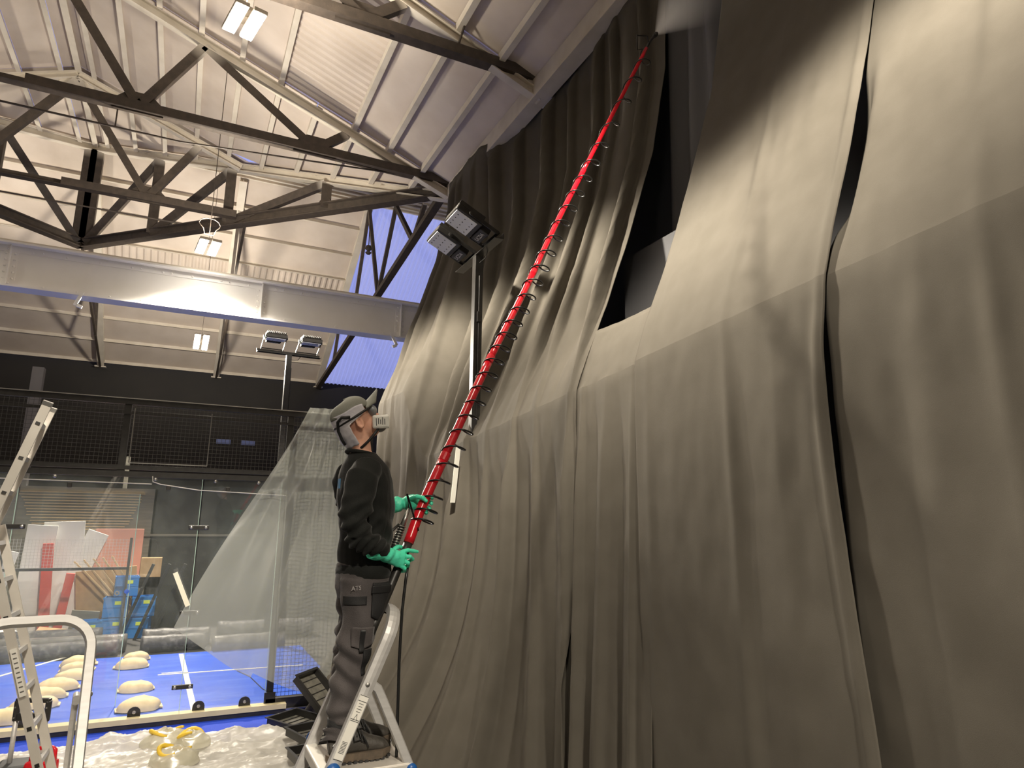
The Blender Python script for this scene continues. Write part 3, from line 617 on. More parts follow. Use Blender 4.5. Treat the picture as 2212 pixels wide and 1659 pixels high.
def slab(name, label, cat, c, size, m, rx=0.0, ry=0.0, rz=0.0, group=None):
    q = B(); q.box(c, size, Matrix.Rotation(rz, 3, 'Z') @ Matrix.Rotation(ry, 3, 'Y') @ Matrix.Rotation(rx, 3, 'X'), 0.004)
    return tag(q.build(name, m), label, cat, group)
slab('white_board', 'tall white board leaning at the left of the stored materials', 'board', (-2.62, 17.6, 1.15), (0.55, 0.03, 2.25), M_WPAN, 0.12, 0.05)
slab('white_board', 'broad white board behind the red strip in the store', 'board', (-2.15, 17.7, 1.2), (0.75, 0.03, 2.3), M_WPAN, 0.1, -0.04)
slab('salmon_board', 'salmon pink board on the partition above the blue crates', 'board', (-1.15, 17.85, 1.10), (0.95, 0.03, 2.18), M_SALM, 0.02)
slab('tilted_white_board', 'white triangular-looking panel tilted over the salmon board', 'board', (-1.72, 17.7, 1.65), (0.42, 0.03, 1.0), M_WPAN, 0.08, 0.35)
slab('red_barrier', 'narrow red board leaning between white boards', 'board', (-2.36, 17.45, 0.95), (0.20, 0.04, 1.9), M_RED, 0.12, -0.05)
slab('red_barrier', 'short red board leaning right of the tallest white board', 'board', (-1.98, 17.2, 0.66), (0.16, 0.04, 1.3), M_RED, 0.2, 0.12)
slab('cardboard_sheet', 'large brown cardboard sheet leaning at the back of the store', 'cardboard', (-1.25, 17.6, 0.85), (1.15, 0.03, 1.0), M_CARD, 0.15, -0.1)
slab('cardboard_box', 'brown cardboard box above the blue crates', 'box', (-0.45, 17.75, 1.35), (0.42, 0.3, 0.42), M_CARD)
for k in range(5): slab('timber_length', ['leftmost', 'second', 'middle', 'fourth', 'rightmost'][k] + ' thin pale timber leaning across the cardboard sheet, counted from the left', 'timber', (-1.35 + 0.14 * k, 17.3, 0.95), (0.035, 0.03, 1.6), M_TIMB, 0.15, -0.75 + 0.05 * k, group='thin timbers in the store')
for k in range(3): slab('timber_prop', ['nearest the crates', 'middle', 'farthest right'][k] + ' of the dark timber props beside the blue crates', 'timber', (-0.62 + 0.30 * k, 16.35 - 0.05 * k, 0.75), (0.06, 0.05, 1.6), M_DARKBOARD, 0.1, 0.32, group='dark props in the store')
def crate(x, y, z, rz, label):
    t = thing('blue_crate', label, 'crate', (x, y, z), 'blue plastic crates in the store', rz)
    q = B(); w, d, h, th = 0.42, 0.34, 0.40, 0.015
    q.box((0, 0, th / 2), (w, d, th)); q.box((0, -d / 2, h / 2), (w, th, h)); q.box((0, d / 2, h / 2), (w, th, h)); q.box((-w / 2, 0, h / 2), (th, d, h)); q.box((w / 2, 0, h / 2), (th, d, h)); q.build('shell', M_BLUE, t, local=True)
    q = B(); q.box((0, -d / 2 - 0.012, h - 0.02), (w + 0.04, 0.012, 0.04)); q.box((0, -d / 2 - 0.012, h * 0.5), (w, 0.012, 0.02)); q.build('rim', M_BLUE, t, local=True)
    q = B(); q.box((0.05, -d / 2 - 0.014, h * 0.72), (0.12, 0.006, 0.07)); q.build('tag', mat('lime_tag', (0.6, 0.75, 0.1), 0.5), t, local=True)
for x, y, z, rz, lab in ((-1.02, 16.9, 0.0, 0.1, 'lowest blue crate of the tall stack in the store'), (-1.0, 16.95, 0.41, -0.05, 'middle blue crate of the tall stack'), (-0.86, 17.05, 0.82, 0.1, 'top blue crate of the tall stack'), (-0.55, 16.8, 0.0, -0.15, 'blue crate on the floor right of the tall stack'), (-0.50, 16.95, 0.41, 0.1, 'blue crate on top of the right-hand crate'), (-1.45, 16.6, 0.0, 0.3, 'small blue crate left of the tall stack')):
    crate(x, y, z, rz, lab)
slab('white_board', 'white board cut by the left edge behind the ladder', 'board', (-3.25, 17.2, 0.9), (0.42, 0.03, 1.8), M_WPAN, 0.15, 0.22)
slab('red_barrier', 'red board low at the left beside the combination ladder', 'board', (-2.85, 16.7, 0.42), (0.14, 0.04, 0.85), M_RED, 0.2, -0.25)
slab('white_carton', 'small white carton lying in front of the leaning boards', 'box', (-1.95, 16.60, 0.12), (0.34, 0.25, 0.16), M_WPAN, 0.1, 0.15, 0.3)
slab('cardboard_sheet', 'torn cardboard sheet lying in front of the red boards', 'cardboard', (-2.0, 16.3, 0.22), (0.6, 0.3, 0.03), M_CARD, 0.5, 0.1, -0.3)
slab('grey_board', 'grey board leaning low left of the blue crates', 'board', (-1.55, 16.95, 0.29), (0.5, 0.03, 0.55), M_PART, 0.25, 0.1)
wf_ = thing('wire_fence_panel', 'bright wire mesh panel standing in front of the leaning boards', 'mesh panel', (-1.9, 16.25, 0.0))
q = B()
for i in range(36): q.beam((-2.95 + i * 0.06, 16.25, 1.46), (-2.95 + i * 0.06, 16.25, 2.02), 0.005, 0.005)
for i in range(10): q.beam((-2.95, 16.245, 1.46 + i * 0.06), (-0.85, 16.245, 1.46 + i * 0.06), 0.005, 0.005)
o = q.build('wire_mesh', mat('pale_wire', (0.55, 0.55, 0.52), 0.4, 0.5), wf_); o['kind'] = 'stuff'
for x_ in (-2.98, -0.83):
    q = B(); q.beam((x_, 16.26, 0), (x_, 16.26, 2.04), 0.05, 0.04); q.build('post', M_BLACK, wf_)
q = B(); q.beam((-3.0, 16.26, 1.43), (-0.82, 16.26, 1.43), 0.04, 0.05); q.build('lower_rail', M_BLACK, wf_)
# wrapped rolls and packs on the bare floor beyond the turf
M_WRAP = mat('dark_film_wrap', (0.05, 0.05, 0.055), 0.5, col2=(0.20, 0.20, 0.20), scale=9, detail=6, lo=0.5, hi=0.75, bump=0.6, bscale=18)
M_WRAP2 = mat('grey_film_wrap', (0.16, 0.16, 0.155), 0.35, col2=(0.07, 0.07, 0.068), scale=6, detail=6, bump=0.6, bscale=15)
def roll(x, y, L, r, rz, label, m=M_WRAP, z=0.0):
    q = B(); sd = x * 7 + y
    q.grid(lambda u, v: Vector(((v - 0.5) * L, math.cos(2 * PI * u) * r * (1 + 0.12 * nz(v * 6 + sd, math.cos(2 * PI * u) * 2, math.sin(2 * PI * u) * 2)), r * 0.98 + math.sin(2 * PI * u) * r * (0.9 if math.sin(2 * PI * u) > 0 else 0.98) * (1 + 0.12 * nz(v * 6 + sd, u * 5)))), 20, 24, uwrap=True)
    bmesh.ops.holes_fill(q.bm, edges=[e for e in q.bm.edges if e.is_boundary], sides=0)
    o = q.build('wrapped_roll', m, smooth=True); o.location = (x, y, z); o.rotation_euler = (0, 0, rz); tag(o, label, 'roll', 'wrapped rolls beyond the turf')
for k, (x, y, L, r, rz, m, lab) in enumerate([(-1.85, 14.72, 2.2, 0.15, 0.05, M_WRAP, 'dark film-wrapped roll along the left end of the turf'), (-1.75, 15.15, 2.2, 0.17, -0.04, M_WRAP2, 'grey wrapped roll behind the dark roll at the left'), (-2.1, 15.65, 2.0, 0.2, 0.03, M_WRAP, 'dark wrapped roll at the foot of the leaning boards'),
        (0.15, 14.85, 1.1, 0.16, 0.1, M_WRAP, 'dark wrapped roll right behind the farthest right sandbags'), (0.2, 15.4, 1.2, 0.18, -0.04, M_WRAP, 'dark wrapped roll in the middle beyond the turf'), (1.45, 14.45, 1.3, 0.16, 0.03, M_WRAP2, 'grey wrapped pack beyond the turf under the hanging sheet'), (1.9, 15.7, 1.9, 0.2, 0, M_WRAP, 'dark wrapped roll at the back under the hanging sheet')]):
    roll(x, y, L, r, rz, lab, m)
slab('wooden_wedge', 'striped carton lying by the combination ladder beyond the court', 'box', (-2.75, 16.15, 0.18), (0.4, 0.3, 0.30), M_WPAN, 0, 0.1, 0.4)
# columns and signs seen through the mesh
slab('steel_column', 'pale grey steel column behind the mesh at the left', 'column', (-3.42, 19.5, 3.0), (0.24, 0.24, 6.0), M_GREYWALL)
slab('door_frame', 'thin grey frame standing behind the mesh', 'frame', (-1.25, 19.0, 1.95), (0.09, 0.06, 3.9), M_PART)
for k, (x, lab) in enumerate(((1.15, 'left of two small blue notices on the far black wall'), (1.95, 'right of two small blue notices on the far black wall'))):
    slab('blue_notice', lab, 'notice', (x, YF + 0.04, 5.05), (0.46, 0.012, 0.17), mat('blue_notice', (0.18, 0.24, 0.55), 0.5), group='blue notices on the far wall')

# ------------------------------------------------------------------ floodlight posts
M_LENS = mat('floodlight_lens', (0.92, 0.94, 0.98), 0.12, col2=(0.88, 0.91, 0.98), scale=30); M_LTXT = mat('pale_print', (0.75, 0.75, 0.75), 0.5)
def flood_post(base, ztop, rz, label, cross, heads, foot=0.0):
    """cross: arm direction along local x; heads: list of (x along the arm, pitch)"""
    t = thing('floodlight_post', label, 'floodlight', base, 'court floodlight posts', rz)
    q = B(); q.box((0, 0, (foot + ztop) / 2), (0.11, 0.11, ztop - foot), bev=0.004); q.build('post', M_BLACK, t, local=True)
    q = B(); q.prism([(-0.06, -0.04), (0.06, -0.04), (0.06, -0.03), (-0.05, -0.03), (-0.05, 0.04), (-0.06, 0.04)], (-cross, 0, ztop + 0.02), (cross, 0, ztop + 0.02)); q.build('cross_arm', M_BLACK, t, local=True)
    q = B(); q.tube([(0.065, 0.0, ztop - 0.3), (0.07, 0.0, ztop - 1.2), (0.065, 0.01, 1.5)], 0.008, 6); q.tube([(0.06, 0, ztop - 0.12), (0.2, 0.02, ztop - 0.1), (0.26, 0.03, ztop)], 0.007, 6); q.build('power_cable', M_BLACK, t, local=True)
    q = B(); q.box((0.07, 0, ztop - 0.85), (0.04, 0.05, 0.14), bev=0.006); q.build('junction_box', M_BLACK, t, local=True)
    for hx, pitch, yaw in heads:
        R = Matrix.Rotation(yaw, 3, 'Z') @ Matrix.Rotation(pitch, 3, 'X'); c = Vector((hx, -0.36, ztop + 0.24))
        hd = B(); hd.box(c, (0.42, 0.09, 0.38), R, 0.015); h = hd.build('lamp_head', M_BLACK, t, local=True)
        q = B(); q.box(c + R @ Vector((0, -0.052, 0.02)), (0.38, 0.01, 0.30), R, 0.004); q.build('lens', M_LENS, h, local=True)
        q = B()
        for i in range(4):
            for j in range(3): q.box(c + R @ Vector((-0.13 + 0.085 * i, -0.058, -0.08 + 0.10 * j)), (0.014, 0.004, 0.014), R)
        q.build('led_dots', M_BLACK, h, local=True)
        q = B()
        for i in range(11): q.box(c + R @ Vector((-0.18 + 0.036 * i, 0.075, 0.0)), (0.008, 0.06, 0.36), R)
        q.build('cooling_fins', M_BLACK, h, local=True)
        q = B()
        for s_ in (-1, 1): q.beam(c + R @ Vector((s_ * 0.225, 0.0, 0.0)), Vector((hx + s_ * 0.225, 0, ztop + 0.06)), 0.012, 0.05); q.lathe([(0.03, 0), (0.03, 0.02), (0, 0.022)], c + R @ Vector((s_ * 0.225, 0, 0)), R @ Vector((s_, 0, 0)), 12)
        q.beam((hx - 0.225, 0, ztop + 0.07), (hx + 0.225, 0, ztop + 0.07), 0.05, 0.012); q.build('yoke', M_BLACK, t, local=True)
        Rt = (R @ Matrix.Rotation(PI / 2, 3, 'X')).to_4x4()
        q = B(); q.box(c + R @ Vector((0, -0.02, -0.26)), (0.30, 0.09, 0.13), R, 0.01); drv = q.build('driver_box', M_BLACK, h, local=True)
        text_part('brand_lettering', 'UCDA', 0.075, M_LTXT, h, Matrix.Translation(c + R @ Vector((0.0, -0.068, -0.26))) @ Rt)
    return t
flood_post((3.17, 7.62, 0), 5.88, math.radians(-90), 'black floodlight post with two pale lamp heads beside the drape', 0.66, [(-0.30, 1.12, 0.0), (0.40, 1.12, 0.0)])
flood_post((1.80, 14.80, 0), 5.95, math.radians(3), 'distant floodlight post seen edge-on above the court mesh', 0.66, [(-0.36, 1.62, 0), (0.36, 1.62, 0)])

# ------------------------------------------------------------------ hanging plastic sheet over the court wall
M_SHEET = film('clear_poly_sheet', (0.52, 0.54, 0.49), 0.50, 0.20, 0.22, 0.0, 2.2, transl=0.45)
def sheet_pt(u, v):
    # four-sided outline on the wall plane: top edge short, hem slanting up to the left
    tl, tr, bl, br = Vector((1.52, 0, 4.03)), Vector((2.35, 0, 4.05)), Vector((0.08, 0, 1.17)), Vector((1.98, 0, 0.16))
    left = tl.lerp(bl, v); left.x += -0.10 * math.sin(PI * v) + 0.18 * math.sin(PI * v) * (1 - v); right = tr.lerp(br, v)
    p = left.lerp(right, u)
    p.z -= 0.16 * math.sin(PI * u) * v * (1 if u < 0.5 else 0.6) - 0.0
    fan = math.atan2(p.x - 1.9, 4.6 - p.z)
    rip = 0.03 * math.sin(fan * 38 + 2 * nz(u * 3, v * 2)) * (0.35 + 0.65 * v) + 0.05 * nz(u * 4, v * 3, 7) + 0.015 * nz(u * 14, v * 5, 3)
    p.y = GY - 0.16 - 0.12 * v - rip
    return p
q = B(); q.grid(sheet_pt, 90, 90); tag(q.build('plastic_sheet', M_SHEET, smooth=True, fix=False), 'translucent plastic sheet hanging over the court mesh behind the worker', 'plastic sheet')
q = B(); q.box((0.12, GY - 0.33, 1.62), (0.055, 0.004, 0.44), Matrix.Rotation(-0.42, 3, 'Y')); tag(q.build('masking_tape', M_LINE), 'strip of cream masking tape stuck at the edge of the hanging plastic', 'tape')

q = B(); q.prism([(-0.03, -0.002), (0.035, -0.002), (0.03, 0.002), (-0.035, 0.002)], (2.84, 7.28, 3.34), (2.82, 7.36, 2.70), (0.3, -0.9, 0)); tag(q.build('white_strip', mat('white_felt', (0.78, 0.77, 0.70), 0.8)), 'narrow white strip showing in the drape gap below the floodlight post', 'strip')
# ------------------------------------------------------------------ crumpled plastic on the floor
M_PLAS = film('white_floor_plastic', (0.72, 0.70, 0.65), 0.92, 0.35, 0.10, 0.08, 4, transl=0.15)
def ridged(x, y, s, k): return 1 - abs(nz(x * s, y * s, k)) * 2
def fp(u, v):
    x = -2.4 + 4.35 * u; yedge = interp([(-2.4, 8.9), (-1.0, 9.15), (-0.6, 9.28), (-0.2, 9.28), (0.3, 9.18), (0.8, 9.0), (1.3, 8.85), (2.0, 8.5)], x) + 0.06 * nz(x * 4, 2)
    y = 5.6 + (yedge - 5.6) * v
    h = 0.02 + 0.055 * max(0, ridged(x * 0.45 + y * 0.25, y * 1.6 + 0.3 * nz(x * 2, y), 1.9, 1)) ** 3 + 0.035 * max(0, ridged(x * 0.6 - y * 0.5, y * 2.2, 3.2, 5)) ** 3 + 0.016 * nz(x * 6, y * 22, 8) + 0.008 * nz(x * 20, y * 40, 9) + 0.02 * nz(x * 2, y * 2, 3)
    h += 0.10 * math.exp(-((y - yedge + 0.12) / 0.10) ** 2) * (0.5 + 0.5 * nz(x * 3, 4))
    h *= 1 if v < 0.985 else 0.35
    return Vector((x, y, max(0.014, h)))
q = B(); q.grid(fp, 260, 260); tag(q.build('floor_plastic', M_PLAS, smooth=True, fix=False), 'crumpled white protective plastic spread over the floor in front of the court', 'plastic sheet')
M_YEL = mat('yellow_rubber', (0.80, 0.55, 0.05), 0.5); M_BAGW = film('thin_clear_bag', (0.85, 0.82, 0.66), 0.75, 0.2, 0.25, 0.1, 5, transl=0.3)
def lump(x, y, z, rx, ry, h, name, label, m, cat, band=True, sd=0.0):
    t = thing(name, label, cat, (x, y, z), None)
    q = B(); q.grid(lambda u, v: Vector((math.cos(2 * PI * u) * rx * math.sin(PI * v / 2) * (1 + 0.18 * nz(u * 6 + sd, v * 4, sd)), math.sin(2 * PI * u) * ry * math.sin(PI * v / 2) * (1 + 0.15 * nz(u * 5, v * 4, sd + 2)), h * math.cos(PI * v / 2) * (1 + 0.25 * nz(u * 7, v * 5, sd + 5)))), 36, 14, uwrap=True)
    bmesh.ops.remove_doubles(q.bm, verts=q.bm.verts[:], dist=0.0005); q.build('bag', m, t, smooth=True, local=True)
    if band:
        q = B(); q.tube([(math.cos(a) * rx * 0.62, math.sin(a) * ry * 0.5 - 0.02, h * 0.86 + 0.03 * math.sin(a * 2 + sd)) for a in [k * PI / 12 for k in range(1, 19)]], [0.012 + 0.012 * math.sin(PI * k / 17) for k in range(18)], 8); q.build('yellow_band', M_YEL, t, local=True, smooth=True)
lump(0.12, 8.78, 0.07, 0.26, 0.16, 0.15, 'plastic_bag', 'clear bag with yellow straps at the back of the floor plastic', M_BAGW, 'bag', True, 1.0)
lump(0.36, 8.62, 0.07, 0.20, 0.15, 0.15, 'plastic_bag', 'clear bag right beside the other bag with yellow straps', M_BAGW, 'bag', True, 5.0)
lump(0.20, 8.10, 0.07, 0.24, 0.20, 0.16, 'plastic_bag', 'nearest clear bag with a yellow loop at the bottom of the picture', M_BAGW, 'bag', True, 9.0)
lump(1.05, 6.95, 0.06, 0.30, 0.22, 0.16, 'paper_sack', 'cream paper sack under the ladder platform', mat('cream_paper', (0.80, 0.70, 0.42), 0.7), 'sack', False, 3.0)

# ------------------------------------------------------------------ paint trays
M_TRAY = mat('black_tray_plastic', (0.018, 0.017, 0.016), 0.35); M_TRAYI = mat('dusty_tray_floor', (0.20, 0.19, 0.16), 0.6, col2=(0.11, 0.105, 0.09), scale=12)
def tray(x, y, z, rz, tx, ty, label):
    t = thing('grow_tray', label, 'tray', (x, y, z), 'black trays beside the ladder', rz); t.rotation_euler = (tx, ty, rz)
    w, d, h = 0.46, 0.62, 0.085; q = B()
    for (cx, cy, sx, sy) in ((0, -d / 2, w, 0.012), (0, d / 2, w, 0.012), (-w / 2, 0, 0.012, d), (w / 2, 0, 0.012, d)): q.box((cx, cy, h / 2), (sx, sy, h))
    for (cx, cy, sx, sy) in ((0, -d / 2 - 0.012, w + 0.05, 0.03), (0, d / 2 + 0.012, w + 0.05, 0.03), (-w / 2 - 0.012, 0, 0.03, d), (w / 2 + 0.012, 0, 0.03, d)): q.box((cx, cy, h), (sx, sy, 0.008))
    q.build('rim', M_TRAY, t, local=True)
    q = B(); q.box((0, 0, 0.006), (w, d, 0.010)); q.build('tray_floor', M_TRAYI, t, local=True)
    q = B()
    for k in range(6): q.box((0, -d / 2 + d * (k + 0.7) / 6.5, 0.014), (w - 0.03, 0.010, 0.010))
    q.build('ribs', M_TRAY, t, local=True)
    return t
tray(1.56, 8.95, 0.05, 0.62, 0.06, 0.0, 'upper black ribbed tray lying on the turf left of the ladder')
tray(1.62, 8.05, 0.14, 0.38, 0.05, 0.03, 'lower black ribbed tray on the floor plastic left of the ladder')
tray(1.50, 7.35, 0.14, 0.15, 0.0, 0.0, 'black tray at the bottom of the picture behind the ladder leg')
tray(1.80, 9.22, 0.30, 0.85, 0.75, 0.0, 'black tray propped on edge against the drape')

# ------------------------------------------------------------------ platform step ladders
M_BLUEB = mat('blue_ladder_button', (0.01, 0.09, 0.32), 0.35); M_STK = mat('white_sticker', (0.80, 0.78, 0.72), 0.5); M_INK = mat('black_ink', (0.03, 0.03, 0.03), 0.6)
def rail(q, pts, w=0.055, d=0.028, up=(0, 1, 0)):
    for a, b in zip(pts, pts[1:]): q.beam(a, b, w, d, up)
def arc_pts(c, r, a0, a1, n, ax, az): return [c + ax * (r * math.cos(a0 + (a1 - a0) * k / n)) + az * (r * math.sin(a0 + (a1 - a0) * k / n)) for k in range(n + 1)]
def sweep_rect(q, pts, w, d, side):
    """rounded flat tube along pts; side = constant direction of the d dimension"""
    pts = [Vector(p) for p in pts]; side = Vector(side).normalized(); rings = []
    for i, p in enumerate(pts):
        t_ = (pts[min(i + 1, len(pts) - 1)] - pts[max(i - 1, 0)]).normalized(); s_ = (side - t_ * side.dot(t_)).normalized(); a = t_.cross(s_)
        c = 0.3; prof = [(-w / 2, -d / 2 * c), (-w / 2 * 0.75, -d / 2), (w / 2 * 0.75, -d / 2), (w / 2, -d / 2 * c), (w / 2, d / 2 * c), (w / 2 * 0.75, d / 2), (-w / 2 * 0.75, d / 2), (-w / 2, d / 2 * c)]
        rings.append([q.bm.verts.new(p + a * x + s_ * y) for x, y in prof])
    for r0, r1 in zip(rings, rings[1:]):
        for k in range(8): q.bm.faces.new((r0[k], r0[(k + 1) % 8], r1[(k + 1) % 8], r1[k]))
    q.bm.faces.new(rings[0][::-1]); q.bm.faces.new(rings[-1])
def step_ladder(loc, rz, label, sticker=True):
    """local x = forward (away from the climber), y = across, z up; platform top at z = 1.36"""
    t = thing('step_ladder', label, 'ladder', loc, 'aluminium platform step ladders', rz)
    W, ZP, ZH = 0.235, 1.36, 2.06
    sl = 0.295 / 0.70                                   # slope of the climbing frame
    fx = lambda z: -0.165 + (z - ZP) * sl
    # climbing frame with its rounded handle: one continuous tube
    up, pts = [], []
    lo = [Vector((fx(0) * 1.0, -W - 0.05, 0)), Vector((fx(ZP), -W, ZP))]
    r = 0.14; d_ = Vector((sl, 0, 1)).normalized(); top = Vector((fx(ZH), 0, ZH))
    c1 = Vector((fx(ZH), -W + r, ZH)) - d_ * r; c2 = Vector((fx(ZH), W - r, ZH)) - d_ * r
    pts = lo + arc_pts(c1, r, PI, PI / 2, 8, Vector((0, 1, 0)), d_) + arc_pts(c2, r, PI / 2, 0, 8, Vector((0, 1, 0)), d_) + [Vector((fx(ZP), W, ZP)), Vector((fx(0), W + 0.05, 0))]
    q = B(); sweep_rect(q, pts, 0.046, 0.058, Vector((1, 0, -sl))); q.build('handle_frame', M_ALU, t, local=True)
    for k in range(1, 5):
        z = ZP * k / 5.0; x = fx(z); w = W + 0.05 * (1 - z / ZP)
        q = B(); q.box((x + 0.02, 0, z), (0.09, 2 * w - 0.02, 0.03), bev=0.004); q.build('step', M_ALU, t, local=True)
    q = B(); q.box((0.035, 0, ZP - 0.012), (0.37, 2 * W - 0.03, 0.024), bev=0.004)
    for s_ in (-1, 1): q.box((0.035, s_ * (W - 0.025), ZP - 0.035), (0.40, 0.022, 0.065), bev=0.006)
    q.build('platform', M_ALU2, t, local=True)
    q = B(); q.box((-0.17, 0, ZP - 0.02), (0.06, 2 * W - 0.03, 0.06), bev=0.008); q.build('platform_hinge', M_STK, t, local=True)
    # rear frame: two legs curling out of the handle posts
    for s_ in (-1, 1):
        z1 = ZP + 0.36; P0 = Vector((fx(z1), s_ * (W - 0.035), z1)); pr = [P0, P0 + Vector((0.035, 0, 0.008)), P0 + Vector((0.065, 0, -0.015)), P0 + Vector((0.088, 0, -0.06)), Vector((0.245, s_ * (W - 0.03), ZP - 0.06)), Vector((0.60, s_ * (W + 0.01), 0.0))]
        q = B(); sweep_rect(q, pr, 0.045, 0.026, (0, 1, 0)); q.build('rear_leg', M_ALU, t, local=True)
        q = B(); q.lathe([(0.026, 0), (0.026, 0.01), (0.017, 0.018), (0, 0.021)], (0.233, s_ * (W - 0.017), ZP - 0.03), (0, s_, 0), 18); q.build('blue_button', M_BLUEB, t, local=True, smooth=True)
        q = B(); q.lathe([(0.033, 0), (0.033, 0.01), (0.022, 0.022), (0, 0.027)], (fx(ZP + 0.025), s_ * (W + 0.023), ZP + 0.025), (0, s_, 0), 20); q.build('blue_button', M_BLUEB, t, local=True, smooth=True)
        q = B(); q.box((fx(0.03), s_ * (W + 0.05), 0.03), (0.06, 0.045, 0.06), bev=0.006); q.build('rubber_foot', M_BLACK, t, local=True)
        q = B(); q.box((0.595, s_ * (W + 0.01), 0.03), (0.06, 0.04, 0.06), bev=0.006); q.build('rubber_foot', M_BLACK, t, local=True)
        q = B(); q.lathe([(0.012, 0), (0.010, 0.006), (0, 0.009)], P0 + Vector((0.0, s_ * 0.055, 0.02)), (0, s_, 0), 10); q.build('rivet', M_GALV, t, local=True)
    q = B(); q.box((0.42, 0, 0.6), (0.03, 2 * W - 0.04, 0.04)); q.build('rear_brace', M_ALU, t, local=True)
    if sticker:
        # label down the near post
        d3 = Vector((sl, 0, 1)).normalized(); a3 = Vector((0, -1, 0)); u3 = d3.cross(a3).normalized()
        R = Matrix((u3, d3, a3)).transposed()
        if R.determinant() < 0: R = Matrix((-u3, d3, a3)).transposed()
        c = Vector((fx(ZP + 0.20), -W - 0.0245, ZP + 0.20))
        q = B(); q.box(c, (0.044, 0.29, 0.001), R); s0 = q.build('sticker', M_STK, t, local=True)
        q = B(); o3 = Vector((0, -0.001, 0))
        for k in range(9): q.box(c + o3 + d3 * (-0.065 - 0.006 * k), (0.026, 0.0022, 0.0006), R)
        for y_ in (0.143, -0.143, 0.035, 0.028, 0.118): q.box(c + o3 + d3 * y_, (0.044, 0.0025, 0.0006), R)
        for k in range(4): q.box(c + o3 + d3 * (0.106 - 0.012 * k), (0.024 - 0.004 * (k % 2), 0.0022, 0.0006), R)
        R2 = R @ Matrix.Rotation(0.3, 3, 'Z'); R3 = R @ Matrix.Rotation(-0.3, 3, 'Z')
        q.box(c + o3 + d3 * 0.047 + u3 * 0.004, (0.002, 0.03, 0.0006), R2); q.box(c + o3 + d3 * 0.047 - u3 * 0.004, (0.002, 0.03, 0.0006), R3)
        q.build('sticker_print', M_INK, s0, local=True)
    return t
step_ladder((0.90, 3.62, 0.0), 0.0, 'aluminium platform step ladder the worker stands on')
step_ladder((-0.54, 3.83, -0.04), math.radians(97), 'aluminium step ladder handle rising at the lower left corner', False).location.z = -0.04

# ------------------------------------------------------------------ combination ladder at the left edge
t = thing('combination_ladder', 'open combination ladder with an extended top section at the left edge', 'ladder', (-1.35, 6.2, 0))
def ladder_section(p0, p1, wid, m=M_ALU2, first=0.14, pitch=0.28, sw=0.062):
    p0, p1 = Vector(p0), Vector(p1); d = (p1 - p0); L = d.length; d.normalize()
    for s_ in (0, 1):
        o_ = wid * s_
        q = B(); q.prism([(-sw / 2, -0.013), (sw / 2, -0.013), (sw / 2, 0.013), (-sw / 2, 0.013)], p0 + o_, p1 + o_, wid.normalized()); q.build('stile', m, t)
        q = B(); q.beam(p1 + o_ - d * 0.005, p1 + o_ + d * 0.025, sw + 0.004, 0.03, wid.normalized()); q.build('end_cap', M_GALV, t)
        k = first; 
        while k < L - 0.05:
            q = B(); n_ = wid.normalized() * (-0.0145 if s_ == 0 else 0.0145); q.beam(p0 + o_ + d * k + n_ * 0.98, p0 + o_ + d * k + n_ * 1.06, 0.03, 0.03, d); q.build('rung_end', M_BLACK, t); k += pitch
    k = first
    while k < L - 0.05:
        q = B(); q.beam(p0 + d * k, p0 + wid + d * k, 0.032, 0.032, d); q.build('rung', M_ALU, t); k += pitch
wd = Vector((-0.02, 0.32, 0.0))
ladder_section((-2.06, 7.02, 0.0), (-0.962, 5.955, 3.31), wd)
ladder_section((-1.27, 6.28, 2.42), (-0.57, 6.50, 0.02), wd + Vector((0.03, 0.05, 0)))
for c, ln in ((Vector((-0.955, 6.36, 1.36)), 0.36), (Vector((-0.72, 6.42, 0.50)), 0.28)):
    dd = Vector((0.70, 0.22, -2.40)).normalized(); wn = wd.normalized(); nn = dd.cross(wn).normalized(); R = Matrix((nn, dd, wn)).transposed()
    q = B(); q.box(c - wn * 0.016, (0.042, ln, 0.002), R); s0 = q.build('sticker', M_STK, t)
    q = B()
    for k in range(9): q.box(c - wn * 0.0175 + dd * (-ln * 0.4 + k * ln * 0.1), (0.024, 0.010, 0.001), R)
    q.build('sticker_print', M_GALV, s0)

# ------------------------------------------------------------------ trolley with pump, red can, small bag
t = thing('pump_trolley', 'wheeled trolley with a black grip on two telescopic chrome tubes', 'trolley', (-1.05, 7.95, 0.0))
ax = Vector((0.29, -0.14, 0)).normalized(); cz = Vector((-1.05, 8.02, 0)); py = Vector((ax.y, -ax.x, 0))
for s_ in (-1, 1):
    q = B(); q.tube([cz + ax * (0.13 * s_) + Vector((-0.02, 0.06, 0.10)), cz + ax * (0.14 * s_) + Vector((0, 0, 0.66))], 0.021, 12); q.build('handle_tube', M_ALU, t, smooth=True)
    q = B(); q.beam(cz + ax * (0.145 * s_) + Vector((0, 0, 0.62)), cz + ax * (0.145 * s_) + Vector((0, 0, 0.80)), 0.05, 0.05); c_ = q.build('grip_bracket', M_BLACK, t, bevel=0.01)
    for z in (0.65, 0.74):
        q = B(); q.lathe([(0.008, 0), (0.006, 0.005), (0, 0.006)], cz + ax * (0.145 * s_) + py * 0.026 + Vector((0, 0, z)), py, 8); q.build('bolt', M_GALV, c_)
q = B(); q.beam(cz - ax * 0.16 + Vector((0, 0, 0.80)), cz + ax * 0.16 + Vector((0, 0, 0.80)), 0.05, 0.04); q.build('hand_grip', M_BLACK, t, bevel=0.012)
q = B(); q.beam(cz - ax * 0.13 + Vector((0, 0, 0.655)), cz + ax * 0.13 + Vector((0, 0, 0.655)), 0.05, 0.07); q.build('lower_grip', M_BLACK, t, bevel=0.01)
